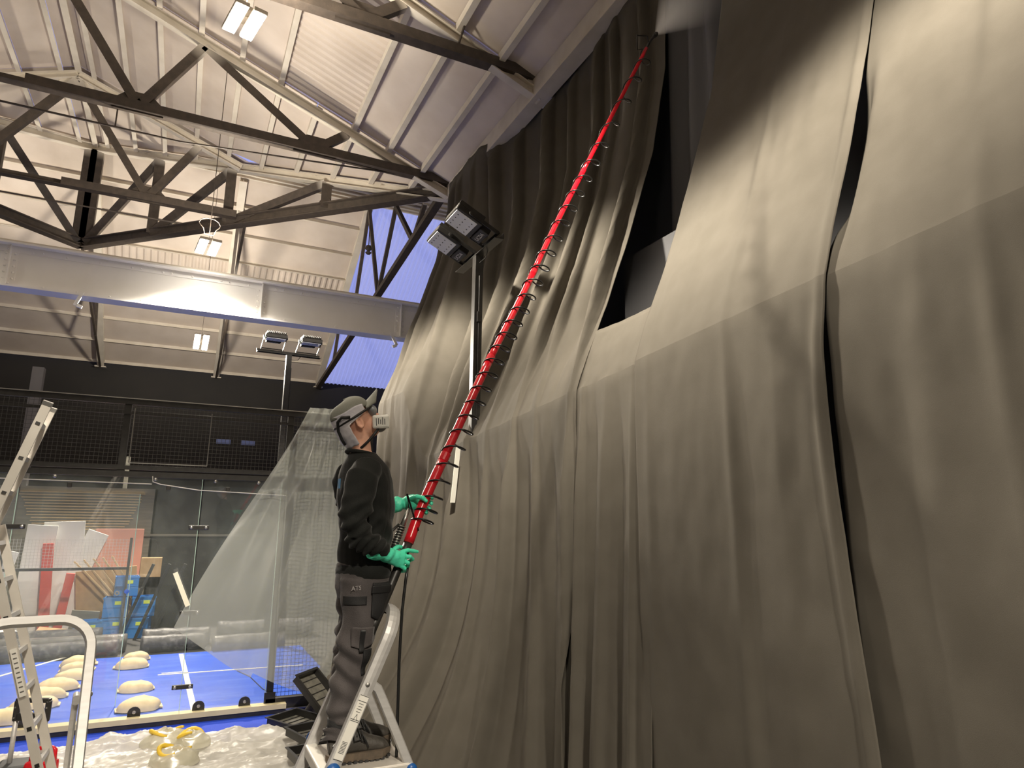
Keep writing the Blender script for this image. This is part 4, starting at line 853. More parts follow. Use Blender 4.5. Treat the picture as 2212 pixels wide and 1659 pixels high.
q = B(); q.box(cz + Vector((-0.03, 0.1, 0.14)), (0.40, 0.30, 0.22), bev=0.03); q.build('pump_case', mat('dark_grey_case', (0.06, 0.065, 0.07), 0.5), t)
for s_ in (-1, 1):
    q = B(); q.lathe([(0, -0.02), (0.07, -0.02), (0.08, 0), (0.07, 0.02), (0, 0.02)], cz + ax * (0.22 * s_) + Vector((-0.02, 0.12, 0.081)), ax, 20); q.build('wheel', M_BLACK, t)
t = thing('red_can', 'red plastic can with a moulded carrying handle in the lower left corner', 'can', (-0.87, 7.60, 0.0)); M_REDP = mat('red_moulded_plastic', (0.65, 0.01, 0.02), 0.3)
q = B(); q.box((-0.87, 7.60, 0.20), (0.24, 0.16, 0.38), Matrix.Rotation(-0.45, 3, 'Z'), 0.035); q.build('body', M_REDP, t, smooth=False)
ca = Vector((math.cos(-0.45), math.sin(-0.45), 0)); c0 = Vector((-0.87, 7.60, 0.39))
q = B(); q.tube([c0 - ca * 0.10 + Vector((0, 0, -0.03)), c0 - ca * 0.095 + Vector((0, 0, 0.05)), c0 - ca * 0.06 + Vector((0, 0, 0.085)), c0 + Vector((0, 0, 0.10)), c0 + ca * 0.08 + Vector((0, 0, 0.10)), c0 + ca * 0.105 + Vector((0, 0, 0.085)), c0 + ca * 0.11 + Vector((0, 0, -0.03))], 0.017, 10); q.build('carry_handle', M_REDP, t, smooth=True)
q = B(); q.lathe([(0.03, 0), (0.03, 0.05), (0, 0.052)], c0 - ca * 0.02 + Vector((0.0, 0.06, -0.02)), (0, 0, 1), 14); q.build('cap', M_BLACK, t)
lump(-1.32, 7.62, 0.05, 0.20, 0.17, 0.26, 'tool_bag', 'dark grey-blue bag cut by the lower left corner', mat('dark_teal_cloth', (0.05, 0.08, 0.09), 0.7), 'bag', False, 2.0)

# ------------------------------------------------------------------ red spraying lance with its coiled hose
M_REDL = mat('red_gloss_lance', (0.62, 0.008, 0.02), 0.22, spec=0.6); M_HOSE = mat('black_hose', (0.012, 0.012, 0.012), 0.3)
LPTS = [(0.917, 3.472, 1.961), (1.023, 3.512, 2.188), (1.112, 3.546, 2.384), (1.198, 3.582, 2.593), (1.428, 3.663, 3.054), (1.663, 3.744, 3.519), (1.929, 3.830, 4.009), (2.260, 3.942, 4.650), (2.700, 4.083, 5.456), (3.379, 4.300, 6.702)]
LPTS = [Vector(p) for p in LPTS]
def lance_at(t_):
    n = len(LPTS) - 1; i = min(int(t_ * n), n - 1); f = t_ * n - i
    p0, p1, p2, p3 = LPTS[max(i - 1, 0)], LPTS[i], LPTS[i + 1], LPTS[min(i + 2, n)]
    return 0.5 * (2 * p1 + (p2 - p0) * f + (2 * p0 - 5 * p1 + 4 * p2 - p3) * f * f + (-p0 + 3 * p1 - 3 * p2 + p3) * f ** 3)
lance = thing('spray_lance', 'long red telescopic spraying lance held up against the drape', 'lance', tuple(LPTS[0]))
secs = [(0.225, 0.40, 0.028), (0.40, 0.55, 0.0255), (0.55, 0.70, 0.0225), (0.70, 0.85, 0.0195), (0.85, 1.0, 0.0165)]
for k, (a, b, r) in enumerate(secs):
    q = B(); q.tube([lance_at(a + (b - a) * i / 10) for i in range(11)], r, 16); o = q.build('tube_section', M_REDL, lance, smooth=True)
    if k:
        p = lance_at(a); d = (lance_at(a + 0.01) - p).normalized(); q = B(); q.lathe([(r + 0.001, -0.02), (r + 0.004, -0.018), (r + 0.004, 0.03), (r + 0.001, 0.034)], p, d, 16); q.build('locking_collar', M_REDL, lance)
q = B(); q.tube([lance_at(0.225 * i / 8) for i in range(9)], 0.024, 14); q.build('black_grip', M_BLACK, lance, smooth=True)
hp = lance_at(0.225); hd = (lance_at(0.24) - hp).normalized()
# coiled hose
q = B(); pts = []; turns = 31; T0 = 0.30
for i in range(turns * 18 + 1):
    f = i / (turns * 18); t_ = T0 + (0.995 - T0) * f; p = lance_at(t_); d = (lance_at(min(1, t_ + 0.004)) - lance_at(max(0, t_ - 0.004))).normalized()
    e1 = d.cross(Vector((0, 1, 0))).normalized(); e2 = d.cross(e1); a = 2 * PI * turns * f; r = 0.060 + 0.008 * nz(i * 0.04, 3.0)
    pts.append(p + e1 * (math.cos(a) * r - 0.030) + e2 * math.sin(a) * r + Vector((0, 0, -0.01)))
q.tube(pts, 0.0052, 7); q.build('coiled_hose', M_HOSE, lance, smooth=True)
# hose tail to the trigger valve
rx = hd.cross(Vector((0, 1, 0))).normalized(); vv = hp + rx * 0.065 + hd * 0.02
q = B(); q.tube([pts[0], pts[0] + Vector((0.03, -0.03, -0.06)), vv + hd * 0.22 + rx * 0.04, vv + hd * 0.15], 0.0055, 8); q.build('hose_tail', M_HOSE, lance, smooth=True)
q = B(); q.tube([vv - hd * 0.12, vv + hd * 0.05], 0.017, 12); v0 = q.build('trigger_valve', M_BLACK, lance, smooth=True)
q = B(); q.tube([vv + hd * 0.05, vv + hd * 0.10, vv + hd * 0.15], [0.015, 0.012, 0.007], 12); q.build('brass_union', M_GALV, v0, smooth=True)
q = B(); q.tube([vv + rx * (0.019 * math.cos(a)) + hd.cross(rx) * (0.019 * math.sin(a)) + hd * (-0.06 + a * 0.0023) for a in [k * 0.4 for k in range(120)]], 0.003, 5); q.build('spring_guard', M_GALV, v0, smooth=True)
q = B(); q.tube([vv + rx * 0.02 + hd * 0.05, vv + rx * 0.045 + hd * 0.0, vv + rx * 0.04 - hd * 0.08], 0.008, 8); q.build('trigger', M_BLACK, v0, smooth=True)
# feed hose and swivel
q = B(); q.tube([(1.115, 3.53, 2.30), (1.10, 3.52, 2.20), (1.085, 3.51, 2.05), (1.078, 3.50, 1.8), (1.085, 3.50, 1.4), (1.09, 3.5, 0.6), (1.1, 3.5, 0.15), (1.2, 3.3, 0.05), (1.3, 2.6, 0.02)], 0.008, 8); q.build('feed_hose', M_HOSE, lance, smooth=True)
# nozzle
tp = LPTS[-1]; td = (lance_at(1.0) - lance_at(0.98)).normalized()
nzd = (td + Vector((0.35, 0.0, 0.25))).normalized()
q = B(); q.tube([tp, tp + td * 0.10, tp + td * 0.13 + nzd * 0.02, tp + td * 0.13 + nzd * 0.13], [0.012, 0.011, 0.011, 0.012], 10); n0 = q.build('nozzle_arm', M_BLACK, lance, smooth=True)
npt = tp + td * 0.13 + nzd * 0.13
q = B(); q.lathe([(0, -0.02), (0.02, -0.02), (0.022, 0.01), (0.012, 0.035), (0, 0.036)], npt, nzd, 14); q.build('nozzle_tip', M_BLACK, n0, smooth=True)
q = B(); q.tube([pts[-1], tp + Vector((-0.10, 0, -0.05)), tp + Vector((-0.10, 0, 0.10)), tp + td * 0.10 + Vector((-0.02, 0, 0.06)), tp + td * 0.09], 0.005, 7); q.build('hose_loop', M_HOSE, lance, smooth=True)
# spray mist: a real cone of droplets
m = bpy.data.materials.new('spray_mist'); m.use_nodes = True; nt = m.node_tree; nt.nodes.remove(nt.nodes['Principled BSDF'])
vs_ = nt.nodes.new('ShaderNodeVolumeScatter'); vs_.inputs['Color'].default_value = (0.95, 0.93, 0.92, 1); vs_.inputs['Anisotropy'].default_value = 0.2
tc = nt.nodes.new('ShaderNodeTexCoord'); sx = nt.nodes.new('ShaderNodeSeparateXYZ'); nt.links.new(tc.outputs['Object'], sx.inputs[0])
mt = nt.nodes.new('ShaderNodeMath'); mt.operation = 'POWER'; mt.inputs[1].default_value = -1.3
ad = nt.nodes.new('ShaderNodeMath'); ad.operation = 'ADD'; ad.inputs[1].default_value = 0.05; nt.links.new(sx.outputs['Z'], ad.inputs[0]); nt.links.new(ad.outputs[0], mt.inputs[0])
# softer towards the rim of the cone
ln = nt.nodes.new('ShaderNodeVectorMath'); ln.operation = 'LENGTH'; cb = nt.nodes.new('ShaderNodeCombineXYZ'); nt.links.new(sx.outputs['X'], cb.inputs['X']); nt.links.new(sx.outputs['Y'], cb.inputs['Y']); nt.links.new(cb.outputs[0], ln.inputs[0])
dv = nt.nodes.new('ShaderNodeMath'); dv.operation = 'DIVIDE'; nt.links.new(ln.outputs['Value'], dv.inputs[0]); nt.links.new(ad.outputs[0], dv.inputs[1])
mr = nt.nodes.new('ShaderNodeMapRange'); mr.inputs[1].default_value = 0.0; mr.inputs[2].default_value = 0.42; mr.inputs[3].default_value = 1.0; mr.inputs[4].default_value = 0.0; nt.links.new(dv.outputs[0], mr.inputs[0])
en = nt.nodes.new('ShaderNodeMapRange'); en.inputs[1].default_value = 0.6; en.inputs[2].default_value = 1.35; en.inputs[3].default_value = 1.0; en.inputs[4].default_value = 0.0; nt.links.new(sx.outputs['Z'], en.inputs[0])
m1 = nt.nodes.new('ShaderNodeMath'); m1.operation = 'MULTIPLY'; nt.links.new(mt.outputs[0], m1.inputs[0]); nt.links.new(mr.outputs[0], m1.inputs[1])
m2 = nt.nodes.new('ShaderNodeMath'); m2.operation = 'MULTIPLY'; nt.links.new(m1.outputs[0], m2.inputs[0]); nt.links.new(en.outputs[0], m2.inputs[1])
m3 = nt.nodes.new('ShaderNodeMath'); m3.operation = 'MULTIPLY'; m3.inputs[1].default_value = 1.3; nt.links.new(m2.outputs[0], m3.inputs[0]); nt.links.new(m3.outputs[0], vs_.inputs['Density'])
nt.links.new(vs_.outputs[0], nt.nodes['Material Output'].inputs['Volume'])
q = B(); q.lathe([(0, 0.0), (0.025, 0.0), (0.50, 1.36), (0, 1.36)], (0, 0, 0), (0, 0, 1), 24); o = q.build('spray_mist', m)
o.location = npt + nzd * 0.035; o.rotation_euler = nzd.to_track_quat('Z', 'Y').to_euler(); tag(o, 'pale cone of spray mist leaving the tip of the lance', 'mist')
o['kind'] = 'stuff'

# ------------------------------------------------------------------ the worker on the ladder
from mathutils.bvhtree import BVHTree
M_SKIN = mat('lightened_skin', (0.86, 0.46, 0.32), 0.5, col2=(0.90, 0.54, 0.40), scale=25, subs=0.1)  # even skin tone, lightened to make up for weak lighting on the worker
M_SWEAT = mat('black_sweatshirt', (0.012, 0.013, 0.012), 0.9, col2=(0.016, 0.017, 0.016), scale=20, bump=0.25, bscale=260, sheen=0.12, spec=0.2)
M_TROU = mat('charcoal_work_trousers', (0.060, 0.052, 0.052), 0.8, col2=(0.080, 0.070, 0.070), scale=14, bump=0.3, bscale=200, sheen=0.2)
M_TROU2 = mat('black_trouser_panel', (0.012, 0.012, 0.013), 0.75, bump=0.3, bscale=200)
M_GLOVE = mat('green_nitrile', (0.08, 0.84, 0.52), 0.38, col2=(0.12, 0.90, 0.60), scale=12, bump=0.35, bscale=45)
M_CAP = mat('grey_green_cap', (0.24, 0.245, 0.21), 0.85, bump=0.2, bscale=220); M_HOOD = mat('pale_lilac_head_cover', (0.56, 0.55, 0.62), 0.55, col2=(0.68, 0.65, 0.68), scale=12, bump=0.4, bscale=30)
M_RESP = mat('white_filter_shell', (0.92, 0.91, 0.85), 0.45); M_STRAP = mat('black_strap', (0.015, 0.015, 0.016), 0.5); M_RUB = mat('grey_mask_rubber', (0.24, 0.24, 0.25), 0.5)
M_BOOT = mat('dark_boot_leather', (0.030, 0.027, 0.024), 0.6, col2=(0.055, 0.048, 0.04), scale=10, bump=0.3, bscale=60); M_SOLE = mat('brown_boot_sole', (0.13, 0.095, 0.065), 0.7, col2=(0.05, 0.04, 0.03), scale=16)
man = thing('person', 'worker in black sweatshirt, cap, respirator and green gloves spraying upwards', 'person', (0.90, 3.62, 1.36))
def loft(q, secs, seg=24, side=(0, 1, 0), cap=True):
    """secs: (centre, radius front-back, radius sideways); closed tube"""
    cs = [Vector(c) for c, _, _ in secs]; rings = []; S = Vector(side)
    for i, (c, ra, rs) in enumerate(secs):
        t_ = (cs[min(i + 1, len(cs) - 1)] - cs[max(i - 1, 0)]).normalized(); s_ = (S - t_ * S.dot(t_)).normalized(); a = s_.cross(t_)
        rings.append([q.bm.verts.new(cs[i] + a * (ra * math.cos(2 * PI * k / seg)) + s_ * (rs * math.sin(2 * PI * k / seg))) for k in range(seg)])
    for r0, r1 in zip(rings, rings[1:]):
        for k in range(seg): q.bm.faces.new((r0[k], r0[(k + 1) % seg], r1[(k + 1) % seg], r1[k]))
    if cap: q.bm.faces.new(rings[0][::-1]); q.bm.faces.new(rings[-1])
def ball(q, c, rx, ry, rz, R=None, n=16):
    c = Vector(c); R = R or Matrix.Identity(3); M = Matrix.Translation(c) @ R.to_4x4() @ Matrix.Diagonal((rx, ry, rz, 1)); bmesh.ops.create_uvsphere(q.bm, u_segments=n + 4, v_segments=n, radius=1, matrix=M)
def smoothed(q, voxel, it=4, warp=None, sub=False):
    """melt the overlapping shapes of q into one skin"""
    bmesh.ops.recalc_face_normals(q.bm, faces=q.bm.faces[:]); me = bpy.data.meshes.new('tmp'); q.bm.to_mesh(me); q.bm.free()
    o = bpy.data.objects.new('tmp', me); COL.objects.link(o)
    r = o.modifiers.new('r', 'REMESH'); r.mode = 'VOXEL'; r.voxel_size = voxel
    s_ = o.modifiers.new('s', 'SMOOTH'); s_.factor = 0.5; s_.iterations = it
    dg = bpy.context.evaluated_depsgraph_get(); m2 = bpy.data.meshes.new_from_object(o.evaluated_get(dg))
    bpy.data.objects.remove(o); bpy.data.meshes.remove(me)
    b = B(); b.bm.free(); b.bm = bmesh.new(); b.bm.from_mesh(m2); b.pl = b.bm.verts.layers.float.new('paint'); bpy.data.meshes.remove(m2)
    if warp:
        b.bm.normal_update(); mv = [(v, warp(v.co, v.normal)) for v in b.bm.verts]
        for v, d in mv: v.co = v.co + v.normal * d
    return b
def limb(pts): return [(Vector(p), ra, rs) for p, ra, rs in pts]
TORSO = [(0.86, 0.0, 0.125, 0.165), (0.98, 0.0, 0.138, 0.180), (1.10, 0.002, 0.140, 0.185), (1.22, -0.005, 0.145, 0.198), (1.33, -0.018, 0.143, 0.205), (1.40, -0.03, 0.128, 0.190), (1.455, -0.042, 0.098, 0.140), (1.50, -0.045, 0.072, 0.085)]
RARM = limb([((-0.055, -0.16, 1.405), 0.075, 0.085), ((-0.085, -0.225, 1.355), 0.083, 0.075), ((-0.115, -0.258, 1.25), 0.075, 0.066), ((-0.125, -0.272, 1.13), 0.068, 0.060), ((-0.10, -0.272, 1.065), 0.066, 0.058), ((-0.045, -0.255, 1.03), 0.058, 0.054), ((0.01, -0.225, 1.01), 0.048, 0.046), ((0.04, -0.205, 0.997), 0.042, 0.040)])
LARM = limb([((-0.055, 0.16, 1.405), 0.075, 0.085), ((-0.06, 0.225, 1.355), 0.083, 0.075), ((-0.03, 0.262, 1.24), 0.074, 0.064), ((0.01, 0.255, 1.15), 0.066, 0.058), ((0.06, 0.19, 1.165), 0.058, 0.054), ((0.12, 0.115, 1.205), 0.048, 0.045), ((0.15, 0.075, 1.225), 0.043, 0.040)])
# --- body (one continuous skin)
TILT = Matrix.Rotation(math.radians(-30), 3, 'Y'); HC = Vector((-0.083, 0.0, 1.668))
def H(x, y, z): return HC + TILT @ Vector((x, y, z))
q = B()
loft(q, [(Vector((x, 0, z)), a * 0.86, b_ * 0.86) for z, x, a, b_ in TORSO])
loft(q, [(Vector((-0.045, 0, 1.44)), 0.062, 0.070), (Vector((-0.05, 0, 1.50)), 0.057, 0.058), (Vector((-0.06, 0, 1.56)), 0.057, 0.056), (Vector((-0.075, 0, 1.62)), 0.06, 0.056)])
ball(q, H(-0.005, 0, 0.025), 0.100, 0.076, 0.098, TILT); ball(q, H(0.035, 0, -0.045), 0.068, 0.058, 0.072, TILT); ball(q, H(0.055, 0, -0.085), 0.040, 0.042, 0.030, TILT)
ball(q, H(0.112, 0, -0.022), 0.020, 0.014, 0.024, TILT, 10); ball(q, H(0.096, 0, -0.062), 0.012, 0.024, 0.010, TILT, 10); ball(q, H(0.090, 0, 0.035), 0.014, 0.052, 0.012, TILT, 10)
for s_ in (-1, 1):
    loft(q, [(p, a * 0.55, b_ * 0.55) for p, a, b_ in (RARM if s_ < 0 else LARM)], 14)
    ox = 0.0 if s_ < 0 else 0.05
    loft(q, limb([((0.0, s_ * 0.085, 0.92), 0.10, 0.085), ((-0.02 + ox * 0.3, s_ * 0.09, 0.72), 0.08, 0.075), ((-0.045 + ox * 0.7, s_ * 0.09, 0.53), 0.06, 0.055), ((-0.07 + ox, s_ * 0.09, 0.36), 0.055, 0.05), ((-0.09 + ox, s_ * 0.09, 0.16), 0.038, 0.036), ((-0.09 + ox, s_ * 0.09, 0.05), 0.04, 0.036)]), 14)
    # ear
    ec = H(-0.005, s_ * 0.077, -0.012)
    q.tube([ec + TILT @ Vector((0.016 * math.cos(a) - 0.004, s_ * (0.006 + 0.006 * (math.cos(a) < 0)), 0.031 * math.sin(a))) for a in [k * PI / 9 for k in range(18)]], 0.0062, 8, closed=True)
    ball(q, ec + TILT @ Vector((0.0, 0, 0.0)), 0.014, 0.006, 0.026, TILT, 8)
body = smoothed(q, 0.006, 2).build('body', M_SKIN, man, smooth=True, local=True)
for s_ in (-1, 1):
    q = B(); ball(q, H(0.083, s_ * 0.031, 0.012), 0.012, 0.013, 0.010, TILT, 8); q.build('eye', mat('eye_white', (0.7, 0.7, 0.68), 0.3), man, local=True, smooth=True)
# --- sweatshirt
q = B()
loft(q, [(Vector((x, 0, z)), a, b_) for z, x, a, b_ in TORSO])
loft(q, RARM); loft(q, LARM)
def sweat_warp(p, n):
    f = 0.0
    if abs(p.y) > 0.17 or p.x > 0.15:                            # sleeves: rings of folds round the bent elbow
        e = Vector((-0.10, -0.27, 1.09)) if p.y < 0 else Vector((0.02, 0.25, 1.16)); d = (p - e).length
        ax_ = p.z * 0.9 - p.x * (0.5 if p.z > 1.06 else 1.2); f += 0.011 * math.sin(ax_ * 105 + 3 * nz(p.x * 6, p.y * 6, p.z * 6)) * sm(0.22, 0.05, d)
        f += 0.010 * nz(p.x * 9, p.y * 9, p.z * 13)
    f += 0.013 * nz(p.x * 7 + p.z * 5, p.y * 6, p.z * 6 + 4) * sm(0.90, 1.05, p.z) * sm(1.52, 1.44, p.z)
    f += 0.006 * math.sin((p.x * 0.9 + p.z) * 44 + 4 * nz(p.x * 4, p.z * 4, 2)) * sm(1.30, 1.05, p.z) * sm(0.88, 0.95, p.z)
    return f
sw = smoothed(q, 0.0085, 3, sweat_warp).build('sweatshirt', M_SWEAT, man, smooth=True, local=True)
q = B(); q.tube([(-0.047 + 0.078 * math.cos(a), 0.090 * math.sin(a), 1.495 - 0.012 * math.cos(a)) for a in [k * PI / 14 for k in range(28)]], 0.011, 8, closed=True); q.build('collar', M_SWEAT, sw, local=True, smooth=True)
q = B(); loft(q, [(Vector((0, 0, z)), 0.134 + d_, 0.177 + d_) for z, d_ in ((0.855, 0.0), (0.86, 0.006), (0.89, 0.008), (0.92, 0.004))]); q.build('waistband', M_SWEAT, sw, local=True, smooth=True)
q = B(); q.box((-0.168, -0.06, 1.33), (0.004, 0.05, 0.05)); q.build('back_print', mat('blue_print', (0.05, 0.2, 0.4), 0.6), sw, local=True)
# --- trousers
q = B()
loft(q, [(Vector((0.0, 0, 0.93)), 0.138, 0.172), (Vector((-0.002, 0, 0.86)), 0.142, 0.178), (Vector((-0.004, 0, 0.79)), 0.138, 0.178), (Vector((-0.01, 0, 0.74)), 0.115, 0.15)])
NLEG = limb([((-0.004, -0.088, 0.84), 0.135, 0.090), ((-0.018, -0.092, 0.72), 0.112, 0.088), ((-0.035, -0.094, 0.62), 0.094, 0.080), ((-0.048, -0.094, 0.52), 0.084, 0.074), ((-0.068, -0.094, 0.42), 0.080, 0.072), ((-0.085, -0.094, 0.32), 0.073, 0.068), ((-0.098, -0.094, 0.23), 0.064, 0.062), ((-0.104, -0.094, 0.185), 0.058, 0.058)])
FLEG = [(p + Vector((0.015 + 0.06 * (0.84 - p.z), 0.185, 0)), a, b_) for p, a, b_ in NLEG]
loft(q, NLEG); loft(q, FLEG)
def trou_warp(p, n):
    f = 0.010 * nz(p.x * 8, p.y * 8, p.z * 10) + 0.012 * math.sin((p.z * 1.0 + p.x * 0.8) * 52 + 5 * nz(p.x * 3, p.y * 3, p.z * 4)) * sm(0.30, 0.08, abs(p.z - 0.52)) * (0.4 + 0.6 * sm(0.03, -0.06, p.x))
    return f + 0.008 * math.sin(p.z * 80 + 4 * nz(p.x * 5, p.z * 3)) * sm(0.30, 0.2, p.z)
tb = smoothed(q, 0.0085, 3, trou_warp); BV = BVHTree.FromBMesh(tb.bm); tr = tb.build('trousers', M_TROU, man, smooth=True, local=True)
def on_trousers(x, z, off=0.003):
    h = BV.ray_cast(Vector((x, -1, z)), Vector((0, 1, 0)))
    return (h[0] + Vector((0, -off, 0)), h[1]) if h[0] else (Vector((x, -0.18, z)), Vector((0, -1, 0)))
def patch(name, x0, x1, z0, z1, m, off=0.006, n=12, cut=0.0, xs=lambda z: 0.0):
    q = B(); q.grid(lambda u, v: on_trousers(x0 + (x1 - x0) * u + xs(z0 + (z1 - z0) * v), z0 + (z1 - z0) * v + cut * (0.5 - abs(u - 0.5)) * (1 - v) * -2, off)[0], n, n); o = q.build(name, m, tr, local=True, smooth=True, fix=False)
    s_ = o.modifiers.new('t', 'SOLIDIFY'); s_.thickness = 0.006; s_.offset = 0; return o
patch('holster_pocket', 0.005, 0.105, 0.68, 0.84, M_TROU2, 0.012, 14, 0.03)
patch('pocket_flap', 0.0, 0.108, 0.79, 0.825, M_STRAP, 0.016)
patch('seat_panel', -0.125, -0.02, 0.735, 0.775, M_TROU2, 0.004)
patch('cargo_pocket', -0.085, 0.025, 0.545, 0.63, M_TROU, 0.012, 14, 0.02)
patch('pocket_tab', -0.045, -0.022, 0.515, 0.62, M_STRAP, 0.017)
patch('knee_panel', -0.02, 0.03, 0.40, 0.52, M_TROU2, 0.004)
q = B(); loft(q, [(Vector((-0.104, -0.094, 0.20)), 0.055, 0.055), (Vector((-0.106, -0.094, 0.16)), 0.052, 0.052), (Vector((-0.108, -0.094, 0.13)), 0.053, 0.052)]); q.build('ankle_cuff', M_TROU2, tr, local=True, smooth=True)
q = B(); loft(q, [(Vector((-0.047, 0.09, 0.20)), 0.055, 0.055), (Vector((-0.05, 0.09, 0.15)), 0.054, 0.054), (Vector((-0.05, 0.09, 0.12)), 0.056, 0.054)]); q.build('ankle_cuff', M_TROU2, tr, local=True, smooth=True)
for yy, xx in ((-0.094, -0.106), (0.09, -0.05)):
    q = B(); q.grid(lambda u, v: Vector((xx + (0.066 + 0.008 * math.sin(v * 9)) * math.cos(2 * PI * u), yy + 0.064 * math.sin(2 * PI * u), 0.165 - 0.055 * v + 0.010 * math.sin(4 * PI * u) + 0.01 * nz(u * 5, v * 3, yy))), 26, 7, uwrap=True); q.build('bunched_hem', M_TROU, tr, local=True, smooth=True)
pt, nn_ = on_trousers(-0.075, 0.815)
text_part('lettering', 'ATS', 0.030, mat('grey_print', (0.35, 0.33, 0.33), 0.6), tr, Matrix.Translation(pt + Vector((0, -0.007, 0))) @ Matrix.Rotation(PI / 2, 4, 'X') @ Matrix.Rotation(0.06, 4, 'Z') @ Matrix.Rotation(0.12, 4, 'Y'))
# --- boots
def boot(cx, cy, z0):
    q = B()
    def sole_ring(z, gx, gy):
        P = [(-0.150, 0.030), (-0.158, 0.0), (-0.150, -0.030), (-0.10, -0.040), (-0.03, -0.036), (0.05, -0.046), (0.11, -0.047), (0.150, -0.030), (0.162, 0.004), (0.145, 0.036), (0.09, 0.046), (0.0, 0.038), (-0.10, 0.040)]
        return [Vector((cx + x * gx, cy + y * gy, z)) for x, y in P]
    rings = [sole_ring(z0 + 0.004, 0.97, 0.94), sole_ring(z0 + 0.018, 1.0, 1.0), sole_ring(z0 + 0.042, 1.0, 1.02)]
    rv = [[q.bm.verts.new(p + Vector((0, 0, 0.018 * sm(0.09, 0.16, p.x - cx) if i == 0 else 0.010 * sm(0.09, 0.16, p.x - cx)))) for p in r] for i, r in enumerate(rings)]
    for r0, r1 in zip(rv, rv[1:]):
        for k in range(13): q.bm.faces.new((r0[k], r0[(k + 1) % 13], r1[(k + 1) % 13], r1[k]))
    q.bm.faces.new(rv[0][::-1]); q.bm.faces.new(rv[-1])
    s0 = q.build('boot_sole', M_SOLE, man, local=True)
    q = B()
    for k in range(11):
        for s_ in (-1, 1): q.box((cx - 0.13 + 0.027 * k, cy + s_ * 0.030, z0 + 0.003 + 0.016 * sm(0.09, 0.16, -0.13 + 0.027 * k)), (0.016, 0.026, 0.012))
    q.build('tread_lugs', M_STRAP, s0, local=True)['kind'] = 'stuff'
    q = B()
    loft(q, [(Vector((cx - 0.148, cy, z0 + 0.07)), 0.030, 0.034), (Vector((cx - 0.10, cy, z0 + 0.078)), 0.048, 0.040), (Vector((cx - 0.03, cy, z0 + 0.083)), 0.050, 0.040), (Vector((cx + 0.05, cy, z0 + 0.070)), 0.040, 0.044), (Vector((cx + 0.11, cy, z0 + 0.060)), 0.030, 0.044), (Vector((cx + 0.148, cy + 0.003, z0 + 0.052)), 0.018, 0.030)], 18)
    loft(q, [(Vector((cx - 0.085, cy, z0 + 0.07)), 0.060, 0.040), (Vector((cx - 0.092, cy, z0 + 0.12)), 0.055, 0.044), (Vector((cx - 0.10, cy, z0 + 0.158)), 0.050, 0.046)], 18)
    loft(q, [(Vector((cx - 0.05, cy, z0 + 0.155)), 0.012, 0.026), (Vector((cx - 0.02, cy, z0 + 0.125)), 0.018, 0.028), (Vector((cx + 0.03, cy, z0 + 0.10)), 0.018, 0.030)], 12)
    u0 = smoothed(q, 0.005, 3).build('boot_upper', M_BOOT, man, local=True, smooth=True)
    q = B()
    for k in range(5):
        x = cx - 0.035 + 0.020 * k; z = z0 + 0.148 - 0.012 * k
        q.tube([(x - 0.004, cy - 0.034, z - 0.022), (x + 0.004, cy - 0.012, z), (x + 0.006, cy + 0.012, z), (x - 0.002, cy + 0.034, z - 0.022)], 0.0032, 6)
    for a0 in (0, 1): q.tube([(cx - 0.02, cy - 0.02, z0 + 0.15), (cx - 0.01 - 0.03 * a0, cy - 0.045, z0 + 0.135), (cx + 0.0 - 0.035 * a0, cy - 0.054, z0 + 0.10), (cx + 0.02 - 0.02 * a0, cy - 0.052, z0 + 0.085 + 0.02 * a0), (cx + 0.005, cy - 0.045, z0 + 0.125)], 0.003, 6)
    q.tube([(cx - 0.005, cy - 0.045, z0 + 0.145), (cx + 0.02, cy - 0.054, z0 + 0.10), (cx + 0.035, cy - 0.056, z0 + 0.066)], 0.0032, 6)
    q.build('laces', M_STRAP, u0, local=True, smooth=True)
    q = B(); q.tube([(cx - 0.15, cy, z0 + 0.11), (cx - 0.168, cy, z0 + 0.13), (cx - 0.165, cy, z0 + 0.16), (cx - 0.148, cy, z0 + 0.165)], 0.004, 6); q.build('pull_loop', M_STRAP, u0, local=True, smooth=True)
    return u0
bt = boot(0.0, -0.095, 0.004)
q = B(); c0 = Vector((-0.118, -0.139, 0.088))                     # three pale quarter arcs on the heel
for k, r in enumerate((0.007, 0.012, 0.017)):
    q.tube([c0 + Vector((-r * math.cos(a), -0.002, r * math.sin(a))) for a in [i * PI / 14 for i in range(1, 7)]], 0.0016, 5)
q.build('heel_emblem', M_LTXT, bt, local=True)
boot(0.055, 0.09, 0.004)
